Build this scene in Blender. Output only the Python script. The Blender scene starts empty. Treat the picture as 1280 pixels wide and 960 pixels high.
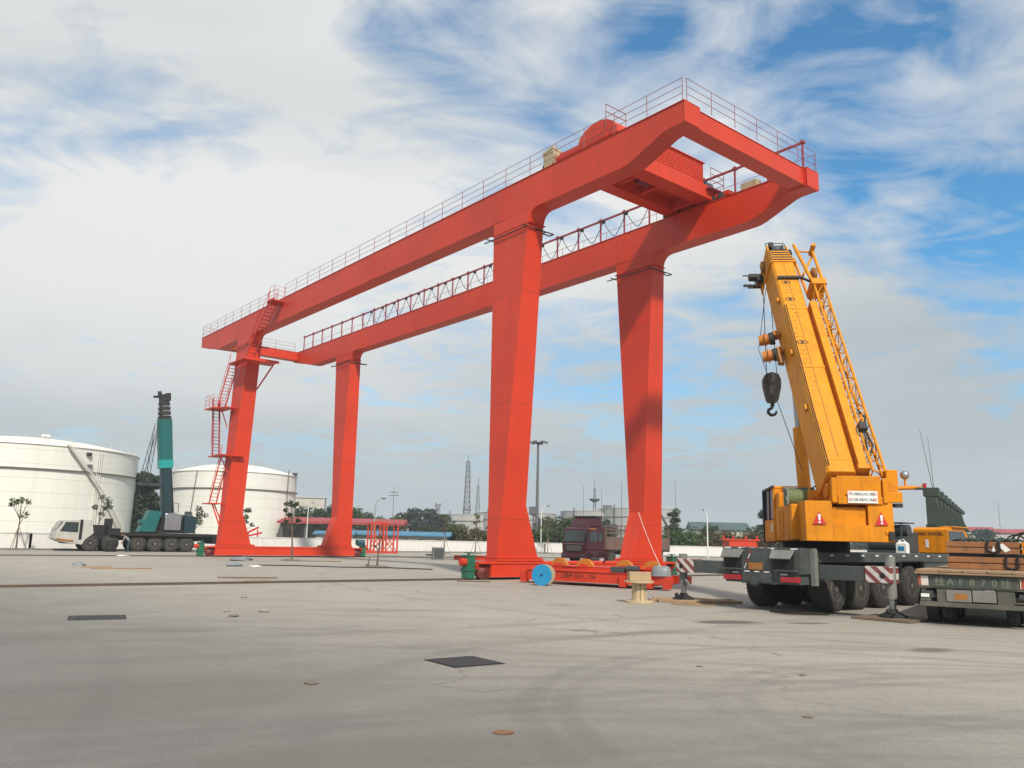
import bpy, math, random
from mathutils import Vector, Matrix
R = math.radians
rnd = random.Random(7)
scene = bpy.context.scene
COL = scene.collection

# ------------------------------------------------------------------ mesh builder
class MB:
    """collects shapes and links them as one mesh object"""
    def __init__(self, M=None):
        self.v = []; self.f = []; self.mi = []; self.sm = []; self.M = M; self.m = 0
    def add(self, vs, fs, smooth=False, m=None):
        b = len(self.v)
        for p in vs:
            p = Vector(p)
            self.v.append(self.M @ p if self.M else p)
        for f in fs:
            self.f.append([b + i for i in f]); self.mi.append(self.m if m is None else m); self.sm.append(smooth)
        return self
    def box(self, x0, x1, y0, y1, z0, z1, m=None):
        vs = [(x, y, z) for z in (z0, z1) for y in (y0, y1) for x in (x0, x1)]
        return self.add(vs, [(0,2,3,1),(4,5,7,6),(0,1,5,4),(2,6,7,3),(0,4,6,2),(1,3,7,5)], m=m)
    def hexa(self, lo, hi, m=None):
        """lo, hi: four points each, same order"""
        vs = list(lo) + list(hi)
        return self.add(vs, [(3,2,1,0),(4,5,6,7),(0,1,5,4),(1,2,6,5),(2,3,7,6),(3,0,4,7)], m=m)
    def loft(self, rings, cap=True, smooth=False, m=None):
        n = len(rings[0]); vs = [p for r in rings for p in r]; fs = []
        for k in range(len(rings) - 1):
            for i in range(n):
                j = (i + 1) % n
                fs.append((k*n+i, k*n+j, (k+1)*n+j, (k+1)*n+i))
        self.add(vs, fs, smooth, m)
        if cap:
            self.add(rings[0], [tuple(reversed(range(n)))], False, m)
            self.add(rings[-1], [tuple(range(n))], False, m)
        return self
    def prism(self, poly, off, m=None):
        off = Vector(off)
        return self.loft([[Vector(p) for p in poly], [Vector(p) + off for p in poly]], m=m)
    def bar(self, p0, p1, w, h=None, up=(0,0,1), m=None):
        h = h or w
        p0 = Vector(p0); p1 = Vector(p1); d = (p1 - p0).normalized(); u = Vector(up)
        if abs(d.dot(u)) > .98: u = Vector((1,0,0))
        s = d.cross(u).normalized(); t = s.cross(d).normalized()
        def ring(p): return [p - s*w/2 - t*h/2, p + s*w/2 - t*h/2, p + s*w/2 + t*h/2, p - s*w/2 + t*h/2]
        return self.loft([ring(p0), ring(p1)], m=m)
    def cyl(self, p0, p1, r0, r1=None, n=12, smooth=True, cap=True, m=None):
        r1 = r0 if r1 is None else r1
        p0 = Vector(p0); p1 = Vector(p1); d = (p1 - p0).normalized()
        u = Vector((0,0,1)) if abs(d.z) < .95 else Vector((1,0,0))
        s = d.cross(u).normalized(); t = s.cross(d)
        def ring(p, r): return [p + (s*math.cos(2*math.pi*i/n) + t*math.sin(2*math.pi*i/n))*r for i in range(n)]
        return self.loft([ring(p0, r0), ring(p1, r1)], cap, smooth, m)
    def tube(self, pts, r, n=6, rads=None, smooth=True, m=None):
        pts = [Vector(p) for p in pts]; rings = []
        prev = None
        for i, p in enumerate(pts):
            d = (pts[min(i+1, len(pts)-1)] - pts[max(i-1, 0)]).normalized()
            if prev is None:
                u = Vector((0,0,1)) if abs(d.z) < .9 else Vector((1,0,0))
                s = d.cross(u).normalized()
            else:
                s = (prev - d*prev.dot(d)).normalized()
            prev = s; t = s.cross(d)
            rr = rads[i] if rads else r
            rings.append([p + (s*math.cos(2*math.pi*k/n) + t*math.sin(2*math.pi*k/n))*rr for k in range(n)])
        return self.loft(rings, True, smooth, m)
    def lathe(self, prof, c, axis, n=24, smooth=True, m=None):
        """prof: (radius, offset along the axis)"""
        c = Vector(c); d = Vector(axis).normalized()
        u = Vector((0,0,1)) if abs(d.z) < .9 else Vector((1,0,0))
        s = d.cross(u).normalized(); t = s.cross(d)
        rings = [[c + d*o + (s*math.cos(2*math.pi*i/n) + t*math.sin(2*math.pi*i/n))*max(r, .001) for i in range(n)] for r, o in prof]
        return self.loft(rings, True, smooth, m)
    def ball(self, c, rx, ry=None, rz=None, n=10, m=None):
        ry = ry or rx; rz = rz or rx; c = Vector(c)
        rings = []
        for k in range(1, n):
            a = math.pi*k/n
            rings.append([c + Vector((rx*math.sin(a)*math.cos(2*math.pi*i/n), ry*math.sin(a)*math.sin(2*math.pi*i/n), -rz*math.cos(a))) for i in range(n)])
        return self.loft(rings, True, True, m)
    def build(self, name, mats, parent=None, bevel=0):
        me = bpy.data.meshes.new(name)
        me.from_pydata([tuple(p) for p in self.v], [], self.f)
        if not isinstance(mats, (list, tuple)): mats = [mats]
        for mt in mats: me.materials.append(mt)
        me.polygons.foreach_set('material_index', self.mi)
        me.polygons.foreach_set('use_smooth', self.sm)
        me.update()
        o = bpy.data.objects.new(name, me); COL.objects.link(o)
        if parent: o.parent = parent
        if bevel:
            b = o.modifiers.new('edge', 'BEVEL'); b.width = bevel; b.segments = 2; b.limit_method = 'ANGLE'; b.angle_limit = R(40)
        return o

def tag(o, label=None, cat=None, group=None, kind=None):
    if label: o['label'] = label
    if cat: o['category'] = cat
    if group: o['group'] = group
    if kind: o['kind'] = kind
    return o
def thing(name, label, cat, loc=(0,0,0), rz=0, group=None):
    o = bpy.data.objects.new(name, None); COL.objects.link(o)
    o.location = loc; o.rotation_euler = (0, 0, rz); o.empty_display_size = .3
    return tag(o, label, cat, group)
def kids(o): return [c for c in bpy.data.objects if c.parent == o]
def copy_tree(o, parent=None):
    c = o.copy(); COL.objects.link(c)
    if parent: c.parent = parent
    for ch in kids(o): copy_tree(ch, c)
    return c
def text(name, s, size, mat, parent, M, thick=.004, align='CENTER', sx=1.0):
    cu = bpy.data.curves.new(name, 'FONT'); cu.body = s; cu.size = size; cu.extrude = thick
    cu.align_x = align; cu.align_y = 'CENTER'
    t = bpy.data.objects.new(name, cu); COL.objects.link(t)
    bpy.context.view_layer.update()
    me = bpy.data.meshes.new_from_object(t.evaluated_get(bpy.context.evaluated_depsgraph_get()))
    bpy.data.objects.remove(t)
    me.transform(M @ Matrix.Diagonal((sx, 1, 1, 1)))
    me.materials.clear(); me.materials.append(mat); me.name = name
    o = bpy.data.objects.new(name, me); COL.objects.link(o)
    if parent: o.parent = parent
    return o
def frame(origin, xdir, ydir):
    x = Vector(xdir).normalized(); y = Vector(ydir); y = (y - x*y.dot(x)).normalized(); z = x.cross(y)
    return Matrix(((x.x, y.x, z.x, origin[0]), (x.y, y.y, z.y, origin[1]), (x.z, y.z, z.z, origin[2]), (0,0,0,1)))

# ------------------------------------------------------------------ materials
def nodes(name):
    m = bpy.data.materials.new(name); m.use_nodes = True
    nt = m.node_tree; b = nt.nodes['Principled BSDF']
    return m, nt, b
def N(nt, t, **kw):
    n = nt.nodes.new(t)
    for k, v in kw.items(): setattr(n, k, v)
    return n
def mixc(nt, fac, a, b, mode='MIX'):
    n = N(nt, 'ShaderNodeMix', data_type='RGBA', blend_type=mode)
    for sock, val in ((n.inputs[0], fac), (n.inputs[6], a), (n.inputs[7], b)):
        if isinstance(val, bpy.types.NodeSocket): nt.links.new(val, sock)
        elif isinstance(val, (int, float)): sock.default_value = val
        else: sock.default_value = (*val, 1)
    return n.outputs[2]
def math_(nt, op, a, b=None, c=None, clamp=False):
    n = N(nt, 'ShaderNodeMath', operation=op, use_clamp=clamp)
    for i, val in enumerate((a, b, c)):
        if val is None: continue
        if isinstance(val, bpy.types.NodeSocket): nt.links.new(val, n.inputs[i])
        else: n.inputs[i].default_value = val
    return n.outputs[0]
def noise(nt, vec, scale, detail=5, rough=.6, dist=0):
    n = N(nt, 'ShaderNodeTexNoise'); n.inputs['Scale'].default_value = scale; n.inputs['Detail'].default_value = detail
    n.inputs['Roughness'].default_value = rough; n.inputs['Distortion'].default_value = dist
    if vec is not None: nt.links.new(vec, n.inputs['Vector'])
    return n.outputs['Fac']
def ramp(nt, fac, stops):
    n = N(nt, 'ShaderNodeValToRGB'); e = n.color_ramp.elements
    while len(e) < len(stops): e.new(.5)
    for i, (p, c) in enumerate(stops):
        e[i].position = p; e[i].color = (*c, 1) if not isinstance(c, (int, float)) else (c, c, c, 1)
    nt.links.new(fac, n.inputs[0]); return n.outputs[0]
def mapping(nt, vec, scale=(1,1,1), rot=(0,0,0), loc=(0,0,0)):
    n = N(nt, 'ShaderNodeMapping'); n.inputs['Scale'].default_value = scale; n.inputs['Rotation'].default_value = rot; n.inputs['Location'].default_value = loc
    nt.links.new(vec, n.inputs['Vector']); return n.outputs[0]
def surf(name, col, rough=.5, metal=0, dirt=.3, dirtcol=(.12,.1,.08), scale=1.2, vary=.12, streak=.0, bump=.0, spec=.5, coat=0):
    """painted / weathered surface: tone variation, blotches of dirt, vertical streaks"""
    m, nt, b = nodes(name)
    co = N(nt, 'ShaderNodeTexCoord').outputs['Object']
    big = noise(nt, co, scale*.35, 4, .6)
    fine = noise(nt, co, scale*7, 6, .7)
    c1 = tuple(min(1, c*(1+vary)) for c in col); c0 = tuple(c*(1-vary) for c in col)
    base = mixc(nt, ramp(nt, big, [(.3, 0.0), (.7, 1.0)]), c0, c1)
    if dirt:
        d = math_(nt, 'MULTIPLY', ramp(nt, noise(nt, co, scale*1.7, 8, .72, .4), [(.48, 0.0), (.78, 1.0)]), dirt)
        base = mixc(nt, d, base, dirtcol)
        d2 = math_(nt, 'MULTIPLY', ramp(nt, fine, [(.52, 0.0), (.72, 1.0)]), dirt*.5)
        base = mixc(nt, d2, base, dirtcol)
    if streak:
        sv = mapping(nt, co, (2.6, 2.6, .12))
        s = math_(nt, 'MULTIPLY', ramp(nt, noise(nt, sv, scale*1.5, 5, .7), [(.5, 0.0), (.75, 1.0)]), streak)
        base = mixc(nt, s, base, dirtcol)
    nt.links.new(base, b.inputs['Base Color'])
    rr = N(nt, 'ShaderNodeMapRange'); rr.inputs[3].default_value = max(0.02, rough-.1); rr.inputs[4].default_value = min(1, rough+.15)
    nt.links.new(fine, rr.inputs[0]); nt.links.new(rr.outputs[0], b.inputs['Roughness'])
    b.inputs['Metallic'].default_value = metal; b.inputs['Specular IOR Level'].default_value = spec
    if coat: b.inputs['Coat Weight'].default_value = coat; b.inputs['Coat Roughness'].default_value = .2
    if bump:
        bn = N(nt, 'ShaderNodeBump'); bn.inputs['Strength'].default_value = bump; bn.inputs['Distance'].default_value = .02
        nt.links.new(noise(nt, co, scale*2.2, 6, .65), bn.inputs['Height']); nt.links.new(bn.outputs[0], b.inputs['Normal'])
    return m
M = {}
def seams(mat, axis, per, width, dark):
    # welded plate joints every few metres: a hairline ridge, slightly darker along the bead
    nt = mat.node_tree; b = nt.nodes['Principled BSDF']; co = N(nt, 'ShaderNodeTexCoord').outputs['Object']
    s = N(nt, 'ShaderNodeSeparateXYZ'); nt.links.new(co, s.inputs[0])
    f = math_(nt, 'ABSOLUTE', math_(nt, 'SUBTRACT', math_(nt, 'FRACT', math_(nt, 'DIVIDE', s.outputs[axis], per)), .5))
    k = math_(nt, 'LESS_THAN', f, width/per)
    src = b.inputs['Base Color'].links[0].from_socket
    nt.links.new(mixc(nt, math_(nt, 'MULTIPLY', k, .55), src, dark), b.inputs['Base Color'])
    return mat
M['red'] = surf('gantry_red_paint', (.61,.040,.0085), .42, dirt=.16, dirtcol=(.27,.045,.025), scale=.8, vary=.10, streak=.22, bump=.06, spec=.5)
M['girder'] = seams(surf('girder_red_paint', (.61,.040,.0085), .42, dirt=.16, dirtcol=(.27,.045,.025), scale=.8, vary=.10, streak=.22, bump=.06, spec=.5), 1, 6.1, .02, (.25,.03,.02))
M['legred'] = seams(surf('leg_red_paint', (.61,.040,.0085), .42, dirt=.16, dirtcol=(.27,.045,.025), scale=.8, vary=.10, streak=.25, bump=.06, spec=.5), 2, 5.3, .02, (.25,.03,.02))
M['redrail'] = surf('railing_red_paint', (.30,.045,.06), .5, dirt=.2, vary=.1)
M['redground'] = surf('spreader_red_paint', (.56,.038,.010), .45, dirt=.25, dirtcol=(.3,.07,.04), vary=.08)
M['handrail'] = surf('handrail_faded_red_paint', (.30,.10,.11), .5, dirt=.3, dirtcol=(.3,.25,.24))
M['black'] = surf('black_steel', (.02,.02,.021), .55, dirt=.3, dirtcol=(.07,.06,.05))
M['cable'] = surf('black_rubber_cable', (.015,.015,.017), .6, dirt=0)
M['darkred'] = surf('dark_red_wheel_paint', (.16,.025,.02), .5, dirt=.4)
M['green'] = surf('green_clamp_paint', (.012,.13,.07), .45, dirt=.3)
M['motor'] = surf('motor_blue_grey_paint', (.03,.09,.12), .45, dirt=.3)
M['yellow'] = surf('crane_yellow_paint', (.67,.235,.001), .5, dirt=.42, dirtcol=(.15,.06,.015), scale=1.0, vary=.14, streak=.4, spec=.25)
M['yelboom'] = surf('boom_yellow_paint', (.70,.275,.008), .5, dirt=.42, dirtcol=(.2,.085,.02), scale=1.3, vary=.14, streak=.3, spec=.25)
M['sheave'] = surf('sheave_orange_yellow_paint', (.50,.165,.012), .45, dirt=.25)
M['chassis'] = surf('chassis_grey_green_paint', (.055,.066,.064), .6, dirt=.55, dirtcol=(.13,.115,.095), scale=1.5, vary=.2, streak=.25)
M['chassis_lt'] = surf('dusty_grey_steel', (.20,.20,.185), .7, dirt=.5, dirtcol=(.1,.085,.07), scale=2, vary=.2)
M['grey'] = surf('grey_machine_paint', (.045,.055,.06), .5, dirt=.4, dirtcol=(.1,.09,.08), scale=1.5)
M['dark'] = surf('dark_underbody', (.014,.014,.014), .8, dirt=.3, dirtcol=(.04,.035,.03))
M['tyre'] = surf('dusty_tyre_rubber', (.026,.024,.022), .85, dirt=.8, dirtcol=(.12,.105,.085), scale=3, vary=.2, bump=.25)
M['rim'] = surf('dusty_wheel_rim', (.16,.145,.115), .7, dirt=.5, dirtcol=(.07,.06,.05), scale=4)
M['steel'] = surf('bare_steel', (.35,.35,.34), .35, .8, dirt=.2)
M['glass'] = surf('dark_window_glass', (.03,.045,.05), .08, dirt=.12, dirtcol=(.12,.12,.11), spec=.8)
M['white'] = surf('white_paint', (.72,.72,.69), .5, dirt=.25, dirtcol=(.35,.32,.27), streak=.2)
M['offwhite'] = surf('truck_white_paint', (.47,.47,.43), .5, dirt=.5, dirtcol=(.22,.19,.15))
M['refl_white'] = surf('reflective_white', (.8,.8,.78), .35, dirt=.15)
M['refl_red'] = surf('reflective_red', (.45,.03,.03), .35, dirt=.2)
M['sign_red'] = surf('warning_red', (.55,.02,.03), .4, dirt=.12)
M['sign_black'] = surf('sign_black_ink', (.02,.02,.02), .6, dirt=0)
M['lens'] = surf('red_lamp_lens', (.4,.02,.03), .2, dirt=.2)
M['amber'] = surf('rusty_amber_plate', (.35,.14,.03), .6, dirt=.5)
M['tank'] = surf('tank_white_paint', (.80,.785,.72), .6, dirt=.10, dirtcol=(.5,.45,.36), scale=.25, vary=.05, streak=.22)
M['tank'] = seams(M['tank'], 2, 1.75, .03, (.42,.40,.34))
M['tankroof'] = surf('tank_roof_paint', (.78,.755,.69), .65, dirt=.2, dirtcol=(.5,.43,.35), scale=.25, vary=.05)
M['tankline'] = surf('tank_girder_dark_grey', (.17,.15,.12), .7, dirt=.3)  # even dark grey for the wind girders and riser pipes
M['fartank'] = surf('far_tank_grey_paint', (.42,.42,.40), .7, dirt=.35, dirtcol=(.2,.19,.17), scale=.3, vary=.1, streak=.4)
M['wall'] = surf('white_washed_wall', (.74,.72,.68), .8, dirt=.2, dirtcol=(.4,.37,.32), scale=.5, vary=.06, streak=.15)
M['teal'] = surf('teal_crane_paint', (.008,.125,.12), .42, dirt=.45, dirtcol=(.02,.05,.05), vary=.12)
M['teal_dk'] = surf('dark_teal_boom_paint', (.008,.035,.045), .45, dirt=.3, dirtcol=(.02,.03,.03))
M['silver'] = surf('silver_sheet_metal', (.55,.56,.57), .22, .9, dirt=.15)
M['truckred'] = surf('cargo_truck_dark_red_paint', (.050,.005,.011), .3, dirt=.3, dirtcol=(.08,.04,.04))
M['truckbed'] = surf('truck_bed_faded_brown', (.16,.095,.075), .8, dirt=.5, dirtcol=(.08,.07,.06))
M['trailer'] = surf('trailer_grey_green_paint', (.085,.085,.07), .8, dirt=.8, dirtcol=(.20,.16,.11), scale=2, vary=.2, streak=.3)
M['board'] = surf('number_board_green', (.05,.062,.052), .7, dirt=.5, dirtcol=(.12,.12,.09))
M['plate_ink'] = surf('faded_board_letters', (.20,.22,.165), .7, dirt=.4, dirtcol=(.15,.17,.12), scale=4)
M['slab'] = surf('counterweight_worn_orange', (.30,.125,.045), .7, dirt=.95, dirtcol=(.11,.065,.045), scale=2, vary=.25)
M['plank'] = surf('weathered_planks', (.33,.22,.13), .85, dirt=.5, dirtcol=(.12,.085,.06), scale=3, vary=.2)
M['wood'] = surf('pale_pine_wood', (.50,.39,.24), .75, dirt=.3, dirtcol=(.35,.25,.13), scale=5, vary=.15)
M['card'] = surf('brown_cardboard', (.42,.30,.18), .85, dirt=.2, dirtcol=(.25,.18,.1), scale=3)
M['tarp'] = surf('grey_plastic_sheet', (.22,.25,.27), .4, dirt=.3, scale=3, bump=.5)
M['blue'] = surf('blue_cable_drum_paint', (.012,.24,.47), .45, dirt=.15, dirtcol=(.05,.14,.2))
M['rope'] = surf('white_rope', (.7,.66,.6), .8, dirt=0)
M['bark'] = surf('tree_bark', (.13,.10,.075), .9, dirt=.4, scale=4)
M['stake'] = surf('bamboo_stake', (.28,.2,.13), .8, dirt=.3, scale=4)
M['pole'] = surf('galvanised_pole', (.36,.38,.39), .5, .3, dirt=.15)
M['poledark'] = surf('painted_pole_dark', (.12,.125,.13), .6, dirt=.15)
M['tower'] = surf('lattice_tower_steel', (.10,.10,.105), .7, dirt=.2)
M['redroof'] = surf('red_sheet_roof', (.33,.05,.05), .6, dirt=.3, dirtcol=(.2,.07,.06), scale=.6)
M['blueroof'] = surf('blue_sheet_roof', (.06,.20,.33), .55, dirt=.25, dirtcol=(.1,.17,.22), scale=.6)
M['greenroof'] = surf('green_sheet_roof', (.055,.10,.09), .65, dirt=.3, dirtcol=(.08,.13,.11), scale=.4)
M['concwall'] = surf('far_house_plaster', (.52,.49,.44), .8, dirt=.3, scale=.6)
M['greenwall'] = surf('dark_green_ribbed_steel', (.03,.05,.04), .6, dirt=.4, dirtcol=(.07,.075,.06), scale=1.2, streak=.3)
M['iron'] = surf('cast_iron_cover', (.035,.036,.038), .6, .2, dirt=.5, dirtcol=(.08,.075,.065), scale=6)
M['rail'] = surf('rusty_rail_steel', (.13,.10,.075), .6, .4, dirt=.5, dirtcol=(.22,.14,.09), scale=3)
M['soil'] = surf('bare_soil', (.17,.13,.09), .95, dirt=.4, scale=4, bump=.4)
M['stone'] = surf('rubble_stone', (.30,.25,.19), .9, dirt=.5, dirtcol=(.18,.13,.09), scale=8, bump=.5)
M['skin'] = surf('skin', (.32,.18,.12), .6, dirt=0)
M['shirt'] = surf('grey_shirt', (.24,.25,.25), .9, dirt=.3, scale=6, bump=.3)
M['trousers'] = surf('dark_teal_trousers', (.03,.07,.08), .9, dirt=.2, scale=6)
M['hair'] = surf('black_hair', (.012,.011,.01), .7, dirt=0)
M['beige'] = surf('beige_cabinet_board', (.42,.35,.22), .7, dirt=.3, dirtcol=(.25,.2,.13), scale=3)

def leaf_mat(name, c0, c1, trans=.25):
    m, nt, b = nodes(name)
    g = N(nt, 'ShaderNodeNewGeometry'); co = N(nt, 'ShaderNodeTexCoord').outputs['Object']
    f = math_(nt, 'ADD', math_(nt, 'MULTIPLY', g.outputs['Random Per Island'], .55), math_(nt, 'MULTIPLY', noise(nt, co, .8, 3), .55), clamp=True)
    c = mixc(nt, f, c0, c1)
    nt.links.new(c, b.inputs['Base Color']); b.inputs['Roughness'].default_value = .6
    tr = N(nt, 'ShaderNodeBsdfTranslucent'); nt.links.new(c, tr.inputs[0])
    mx = N(nt, 'ShaderNodeMixShader'); mx.inputs[0].default_value = trans
    nt.links.new(b.outputs[0], mx.inputs[1]); nt.links.new(tr.outputs[0], mx.inputs[2])
    nt.links.new(mx.outputs[0], nt.nodes['Material Output'].inputs[0])
    return m
M['leaf'] = leaf_mat('leaf_green', (.03,.065,.016), (.095,.155,.035))
M['leaf_dk'] = leaf_mat('leaf_dark_green', (.016,.038,.014), (.055,.095,.03))
M['leaf_olive'] = leaf_mat('leaf_olive_brown', (.05,.055,.018), (.14,.12,.04))
M['leaf_blue'] = leaf_mat('leaf_blue_green', (.018,.035,.025), (.045,.075,.05))
M['leaf_rust'] = leaf_mat('leaf_rusty_brown', (.06,.045,.018), (.13,.085,.035))

# painted red and white diagonal stripes / chevrons
def stripes(name, ca, cb, freq, rot, rough=.5):
    m, nt, b = nodes(name)
    co = N(nt, 'ShaderNodeTexCoord').outputs['Object']
    v = mapping(nt, co, (1,1,1), rot)
    s = N(nt, 'ShaderNodeSeparateXYZ'); nt.links.new(v, s.inputs[0])
    f = math_(nt, 'GREATER_THAN', math_(nt, 'FRACT', math_(nt, 'MULTIPLY', s.outputs[1], freq)), .5)
    c = mixc(nt, f, ca, cb)
    d = math_(nt, 'MULTIPLY', ramp(nt, noise(nt, co, 5, 6, .7), [(.45, 0.0), (.75, 1.0)]), .5)
    c = mixc(nt, d, c, (.2,.16,.13))
    nt.links.new(c, b.inputs['Base Color']); b.inputs['Roughness'].default_value = rough
    return m
M['stripe'] = stripes('red_white_stripes', (.62,.58,.55), (.22,.045,.04), 4.6, (R(48), 0, 0))
M['stripe_h'] = stripes('red_white_bands', (.66,.6,.55), (.38,.07,.05), 2.2, (0, 0, 0))
CLOUD_GAPS = [((.493,.816,.304), 1.5, 5.5, .26), ((.47,.77,.45), 2, 15, .22), ((.36,.79,.52), 2, 10, .10), ((.27,.79,.57), 2, 13, .20), ((.064,.835,.547), 1, 11, .12), ((-.10,.82,.565), 1, 8, .14), ((.52,.83,.18), 1, 4, .22), ((-.45,.87,.2), 3, 15, -.07), ((-.30,.85,.42), 3, 15, -.14), ((-.42,.80,.55), 2, 9, .10), ((.44,.88,.2), 3, 12, -.22)]
# ------------------------------------------------------------------ camera, sun, sky
cam = bpy.data.cameras.new('camera'); camo = bpy.data.objects.new('camera', cam); COL.objects.link(camo)
cam.sensor_width = 36; cam.lens = 28.72; cam.clip_end = 6000; cam.clip_start = .1
EYE = 1.75
camo.matrix_world = Matrix.Translation((0,0,EYE)) @ Matrix.Rotation(R(90+10.786), 4, 'X') @ Matrix.Rotation(R(1.299), 4, 'Z')
scene.camera = camo
SUN_AZ, SUN_EL = 166, 44       # clockwise from +Y (the view direction)
sd = Vector((math.sin(R(SUN_AZ))*math.cos(R(SUN_EL)), math.cos(R(SUN_AZ))*math.cos(R(SUN_EL)), math.sin(R(SUN_EL))))
sun = bpy.data.lights.new('sun', 'SUN'); sun.energy = 3.9; sun.angle = R(3); sun.color = (1, .93, .82)
suno = bpy.data.objects.new('sun', sun); COL.objects.link(suno)
suno.rotation_euler = sd.to_track_quat('Z', 'Y').to_euler()
w = bpy.data.worlds.new('World'); scene.world = w; w.use_nodes = True
nt = w.node_tree; bg = nt.nodes['Background']
sky = N(nt, 'ShaderNodeTexSky', sky_type='NISHITA'); sky.sun_disc = False
sky.sun_elevation = R(SUN_EL); sky.sun_rotation = R(SUN_AZ); sky.air_density = 1.0; sky.dust_density = .6; sky.ozone_density = 1.6
dirv = N(nt, 'ShaderNodeTexCoord').outputs['Generated']
sx = N(nt, 'ShaderNodeSeparateXYZ'); nt.links.new(dirv, sx.inputs[0])
den = math_(nt, 'ADD', math_(nt, 'MAXIMUM', sx.outputs[2], 0.0), .16)
pv = N(nt, 'ShaderNodeCombineXYZ')
nt.links.new(math_(nt, 'DIVIDE', sx.outputs[0], den), pv.inputs[0]); nt.links.new(math_(nt, 'DIVIDE', sx.outputs[1], den), pv.inputs[1])
cl = pv.outputs[0]
n1 = noise(nt, mapping(nt, cl, (.55,.8,1), (0,0,R(35)), (3.1,1.7,0)), 1.0, 9, .58, .5)
n2 = noise(nt, mapping(nt, cl, (1.3,1.9,1), (0,0,R(-28)), (7,2,0)), 1.3, 7, .56, .8)
n3 = noise(nt, mapping(nt, cl, (.35,.35,1), (0,0,0), (1,5,0)), 1.0, 4, .5)
nd = N(nt, 'ShaderNodeVectorMath', operation='NORMALIZE'); nt.links.new(dirv, nd.inputs[0])
def blob(v, inner, outer):
    d = N(nt, 'ShaderNodeVectorMath', operation='DOT_PRODUCT'); nt.links.new(nd.outputs[0], d.inputs[0]); d.inputs[1].default_value = Vector(v).normalized()
    r = N(nt, 'ShaderNodeMapRange', interpolation_type='SMOOTHSTEP', clamp=True)
    r.inputs[1].default_value = math.cos(R(outer)); r.inputs[2].default_value = math.cos(R(inner))
    nt.links.new(d.outputs['Value'], r.inputs[0]); return r.outputs[0]
# openings in the cloud cover: (direction, inner radius, outer radius, depth)
n4 = noise(nt, mapping(nt, cl, (2.6,3.6,1), (0,0,R(-40)), (2,9,0)), 1.7, 6, .55, 1.1)
cover = math_(nt, 'ADD', math_(nt, 'ADD', math_(nt, 'MULTIPLY', n1, .70), math_(nt, 'MULTIPLY', n2, .72)), math_(nt, 'MULTIPLY', n4, .66))
cover = math_(nt, 'ADD', cover, -.235)
for v, a, b_, k in CLOUD_GAPS:
    cover = math_(nt, 'SUBTRACT', cover, math_(nt, 'MULTIPLY', blob(v, a, b_), k))
dens = ramp(nt, cover, [(.43, .02), (.60, .45), (.84, 1.0)])
shade = math_(nt, 'ADD', math_(nt, 'MULTIPLY', n3, .7), math_(nt, 'MULTIPLY', n1, .3))
ccol = ramp(nt, shade, [(.38, (4.4,5.0,5.4)), (.50, (6.3,6.7,6.8)), (.60, (8.3,8.4,8.3))])
low = N(nt, 'ShaderNodeMapRange', clamp=True); low.inputs[1].default_value = .27; low.inputs[2].default_value = .07
nt.links.new(sx.outputs[2], low.inputs[0])
ccol = mixc(nt, math_(nt, 'MULTIPLY', low.outputs[0], .75), ccol, (5.2,5.8,6.1))
dens = math_(nt, 'MAXIMUM', dens, math_(nt, 'MULTIPLY', low.outputs[0], .97))
blue = mixc(nt, 1.0, sky.outputs[0], (.62,1.42,1.70), 'MULTIPLY')
col = mixc(nt, dens, blue, ccol)
nt.links.new(col, bg.inputs['Color']); bg.inputs['Strength'].default_value = .092
scene.view_settings.view_transform = 'Standard'; scene.view_settings.look = 'None'
scene.view_settings.exposure = 0.13; scene.view_settings.gamma = 1; scene.view_settings.use_curve_mapping = False
scene.render.engine = 'CYCLES'
scene.cycles.use_denoising = True; scene.cycles.max_bounces = 6

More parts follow.
